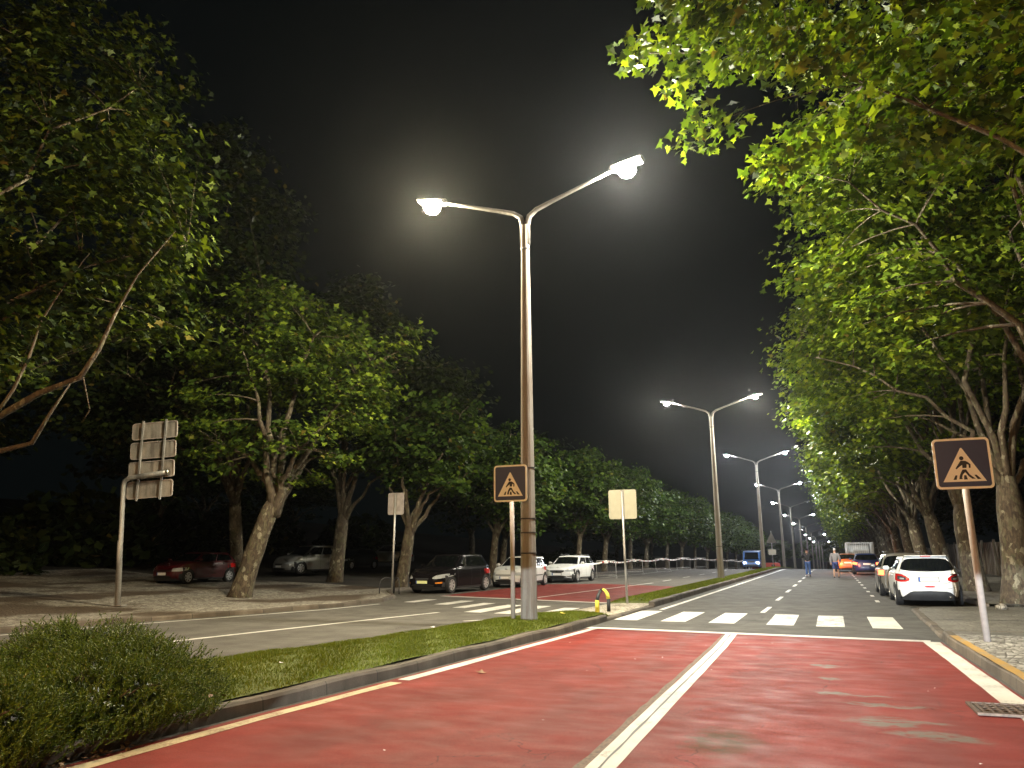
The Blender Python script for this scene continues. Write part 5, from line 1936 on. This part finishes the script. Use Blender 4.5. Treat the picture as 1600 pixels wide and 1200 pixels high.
t = thing('road_barrier', 'red plastic barrier block beside the blue van', 'barrier', (-6.9, 92.0, gz(-7, 92)), 0)
b_ = MB()
b_.prism([(-1.5, 0), (1.5, 0), (1.5, 0.3), (1.42, 0.7), (-1.42, 0.7), (-1.5, 0.3)], -0.2, 0.2)
b_.build('body', M['redplastic'], t)
for s in (-1, 1):
    MB().box(0.75 * s, -0.21, 0.42, 0.4, 0.03, 0.18, None, 0.01).build('painted_handle_shade', M['trim'], t)  # raised dark plates imitate the shade inside handle hollows

# cage trailer / truck on the right, beyond the dark hatchback
tr = thing('truck', 'flatbed truck with a pale barred cage behind the dark hatchback', 'truck', (2.25, 76.5, gz(1.5, 76.5) - 0.15), 0)
MB().box(0, 0, 0.95, 2.2, 5.2, 0.22, None, 0.03).build('bed', M['galv_back'], tr)
fr = MB()
for sx in (-1, 1):
    for yy in (-2.5, 0, 2.5):
        fr.box(1.06 * sx, yy, 1.75, 0.07, 0.07, 1.4)
    fr.box(1.06 * sx, 0, 2.47, 0.07, 5.07, 0.07)
fr.box(0, -2.5, 2.47, 2.05, 0.07, 0.07)
fr.box(0, 2.5, 2.47, 2.05, 0.07, 0.07)
fr.build('cage_frame', M['galv'], tr)
br = MB()
for k in range(13):
    br.box(-0.96 + 0.16 * k, -2.5, 1.75, 0.03, 0.03, 1.36)
for k in range(30):
    for sx in (-1, 1):
        br.box(1.06 * sx, -2.4 + 0.165 * k, 1.75, 0.03, 0.03, 1.36)
br.build('cage_bars', M['galv'], tr)
MB().box(0, 3.6, 1.45, 2.05, 1.7, 1.9, None, 0.12).build('cab', CP['grey'], tr)
MB().box(0, -2.62, 0.72, 2.1, 0.06, 0.22).build('tail_board', M['trim'], tr)
for s in (-1, 1):
    MB().box(0.85 * s, -2.66, 0.72, 0.26, 0.04, 0.12).build('taillight', M['redlit'] if s < 0 else M['redlens'], tr)
    for yy in (3.3, -1.6):
        m1, m2, m3 = wheel_meshes(0.42, 0.24)
        wv_ = link(bpy.data.objects.new('wheel', m1), tr)
        wv_.location = (0.92 * s, yy, 0.42)
        link(bpy.data.objects.new('rim', m2), wv_)

# red glow of brake lamps on the road: real lamps in the braking car
for (x, y, z, pw, col) in ((0.35, 65.75, 0.75, 60, (1.0, 0.30, 0.08)), (1.65, 65.75, 0.75, 30, (1.0, 0.25, 0.08)), (1.45, 58.6, 0.75, 20, (1.0, 0.15, 0.06))):
    L_ = bpy.data.lights.new('brake_glow', 'POINT')
    L_.energy = pw
    L_.color = col
    L_.shadow_soft_size = 0.08
    o = bpy.data.objects.new('brake_lamp_light', L_)
    o.location = (x, y - 0.12, z)
    link(o)

# ================================================================== PEOPLE


def skin_fig(name, joints, bones, material, parent, root=0, sub=2):
    me = bpy.data.meshes.new(name)
    keys = list(joints)
    me.from_pydata([joints[k][0] for k in keys], [(keys.index(a), keys.index(b_)) for a, b_ in bones], [])
    me.materials.append(material)
    o = link(bpy.data.objects.new(name, me), parent)
    o.modifiers.new('skin', 'SKIN')
    if not me.skin_vertices:
        bm = bmesh.new()
        bm.from_mesh(me)
        bm.verts.layers.skin.verify()
        bm.to_mesh(me)
        bm.free()
    for i, k in enumerate(keys):
        r_ = joints[k][1]
        r_ = r_ if hasattr(r_, '__len__') else (r_, r_)
        me.skin_vertices[0].data[i].radius = r_
        me.skin_vertices[0].data[i].use_root = (i == root)
    s = o.modifiers.new('sub', 'SUBSURF')
    s.levels = s.render_levels = sub
    o.modifiers['skin'].use_smooth_shade = True
    return o


SKIN = mat('skin', (0.42, 0.24, 0.16), 0.5)


def person(label, x, y, rz, jacket, trousers, hair, shorts=False, hc_=(0.02, 0.015, 0.01), collar=None, arms='down', stride=0.22):
    t = thing('person', label, 'person', (x, y, gz(x, y) + 0.005), rz)
    st = stride
    if arms == 'raised':
        el = lambda s: (0.30 * s, 0.06, 1.18)
        wr = lambda s: (0.20 * s, 0.20, 1.36)
    else:
        el = lambda s: (0.27 * s, -0.03, 1.12)
        wr = lambda s: (0.25 * s, 0.10 * s, 0.88)
    J = {'pel': ((0, 0, 0.95), (.155, .11)), 'wst': ((0, 0, 1.10), (.14, .10)), 'chs': ((0, 0.01, 1.30), (.17, .115)), 'nk': ((0, 0.01, 1.47), .058), 'hd0': ((0, 0.03, 1.56), .075), 'hd1': ((0, 0.035, 1.66), (.082, .098)), 'hd2': ((0, 0.02, 1.735), .06)}
    B = [('pel', 'wst'), ('wst', 'chs'), ('chs', 'nk'), ('nk', 'hd0'), ('hd0', 'hd1'), ('hd1', 'hd2')]
    for s, n_ in ((-1, 'l'), (1, 'r')):
        f_ = st * s
        J.update({n_ + 'sh': ((0.185 * s, 0, 1.40), .068), n_ + 'el': (el(s), .045), n_ + 'wr': (wr(s), .030),
                  n_ + 'hp': ((0.09 * s, 0, 0.88), .095), n_ + 'kn': ((0.10 * s, 0.55 * f_ + .03, 0.49), .060), n_ + 'an': ((0.10 * s, f_ - .02, 0.10), .042), n_ + 'to': ((0.105 * s, f_ + 0.14, 0.035), .034)})
        B += [('chs', n_ + 'sh'), (n_ + 'sh', n_ + 'el'), (n_ + 'el', n_ + 'wr'), ('pel', n_ + 'hp'), (n_ + 'hp', n_ + 'kn'), (n_ + 'kn', n_ + 'an'), (n_ + 'an', n_ + 'to')]
        w0 = Vector(wr(s))
        dr = (w0 - Vector(el(s))).normalized()
        J[n_ + 'pm'] = (tuple(w0 + dr * 0.06), (.034, .020))
        B.append((n_ + 'wr', n_ + 'pm'))
        for k in range(4):
            tp_ = w0 + dr * (0.16 - 0.008 * abs(k - 1.5)) + Vector((0, 0.03 * (k - 1.5) * 0.8 + 0.0, 0))
            J['%sf%d' % (n_, k)] = (tuple(tp_), .009)
            B.append((n_ + 'pm', '%sf%d' % (n_, k)))
        J[n_ + 'tb'] = (tuple(w0 + dr * 0.07 + Vector((-0.035 * s, 0.035, 0))), .010)
        B.append((n_ + 'wr', n_ + 'tb'))
    skin_fig('body', J, B, SKIN, t)
    e = 0.032
    Jj = {k: (J[k][0], tuple(v_ + e for v_ in (J[k][1] if hasattr(J[k][1], '__len__') else (J[k][1],) * 2))) for k in ('pel', 'wst', 'chs', 'lsh', 'lel', 'lwr', 'rsh', 'rel', 'rwr')}
    Jj['nk'] = ((0, 0.01, 1.45), .085)
    Jj['pel'] = ((0, 0, 0.90), (.175, .135))
    skin_fig('jacket', Jj, [('pel', 'wst'), ('wst', 'chs'), ('chs', 'nk'), ('chs', 'lsh'), ('lsh', 'lel'), ('lel', 'lwr'), ('chs', 'rsh'), ('rsh', 'rel'), ('rel', 'rwr')], jacket, t)
    ends = ('lkn', 'rkn') if shorts else ('lan', 'ran')
    ks = ['pel', 'lhp', 'lkn', 'rhp', 'rkn'] + ([] if shorts else ['lan', 'ran'])
    Jt = {k: (J[k][0], tuple(v_ + 0.020 for v_ in (J[k][1] if hasattr(J[k][1], '__len__') else (J[k][1],) * 2))) for k in ks}
    Jt['pel'] = ((0, 0, 0.93), (.165, .12))
    Bt = [('pel', 'lhp'), ('lhp', 'lkn'), ('pel', 'rhp'), ('rhp', 'rkn')] + ([] if shorts else [('lkn', 'lan'), ('rkn', 'ran')])
    skin_fig('shorts' if shorts else 'trousers', Jt, Bt, trousers, t)
    for s, n_ in ((-1, 'l'), (1, 'r')):
        a, b_ = Vector(J[n_ + 'an'][0]), Vector(J[n_ + 'to'][0])
        skin_fig('shoe', {'a': (tuple(a - Vector((0, 0.04, 0.05))), .050), 'b': (tuple(b_ + Vector((0, 0, 0.005))), (.045, .042))}, [('a', 'b')], M['black'] if not shorts else M['trim'], t, 0, 1)
    skin_fig('hair', {'a': ((0, 0.02, 1.63), (.088, .098)), 'b': ((0, 0.0, 1.70), (.090, .102)), 'c': ((0, 0.01, 1.755), .06)}, [('a', 'b'), ('b', 'c')], hair, t, 0, 2)
    if collar:
        skin_fig('hood', {'a': ((-0.12, -0.02, 1.47), .05), 'b': ((0, -0.07, 1.49), .055), 'c': ((0.12, -0.02, 1.47), .05)}, [('a', 'b'), ('b', 'c')], collar, t, 1, 1)
    return t


JK = mat('dark_jacket', (0.010, 0.012, 0.018), 0.8, noise=0.2)
GRY = mat('grey_jacket', (0.20, 0.19, 0.20), 0.8, noise=0.15)
JN = mat('blue_jeans', (0.035, 0.075, 0.20), 0.8, noise=0.25)
SH = mat('navy_shorts', (0.03, 0.045, 0.15), 0.8, noise=0.2)
HB = mat('dark_hair', (0.012, 0.010, 0.008), 0.6)
WC = mat('white_cap', (0.75, 0.76, 0.78), 0.7)
LG = mat('light_trim', (0.55, 0.55, 0.56), 0.7)
person('person in a dark jacket and blue jeans walking on the road centre line', -1.52, 54.3, R(4), JK, JN, HB, arms='raised', stride=0.10)
person('person with a white cap, grey jacket and navy shorts walking at the right', 0.14, 52.0, R(-8), GRY, SH, WC, shorts=True, stride=0.20)

# ================================================================== HAZE, added to imitate lens glow round the lamps
hz = MB()
x0, x1, y0, y1, z0, z1 = -230, 230, -100, 620, -16, 34
zf = mesh_obj('haze', [(x, y, z) for z in (z0, z1) for (x, y) in ((x0, y0), (x1, y0), (x1, y1), (x0, y1))],
              [(3, 2, 1, 0), (4, 5, 6, 7), (0, 1, 5, 4), (1, 2, 6, 5), (2, 3, 7, 6), (3, 0, 4, 7)], M['white'])
hm = bpy.data.materials.new('haze')
hm.use_nodes = True
ht = hm.node_tree
ht.nodes.clear()
ho_ = ht.nodes.new('ShaderNodeOutputMaterial')
hv = ht.nodes.new('ShaderNodeVolumePrincipled')
hv.inputs['Color'].default_value = (0.92, 0.96, 1.0, 1)
hv.inputs['Density'].default_value = HAZE
hv.inputs['Anisotropy'].default_value = 0.84
ht.links.new(hv.outputs[0], ho_.inputs['Volume'])
zf.data.materials.clear()
zf.data.materials.append(hm)
zf.display_type = 'WIRE'
tag(zf, 'thin haze added to imitate lens glow round the lamps', 'haze', kind='stuff')
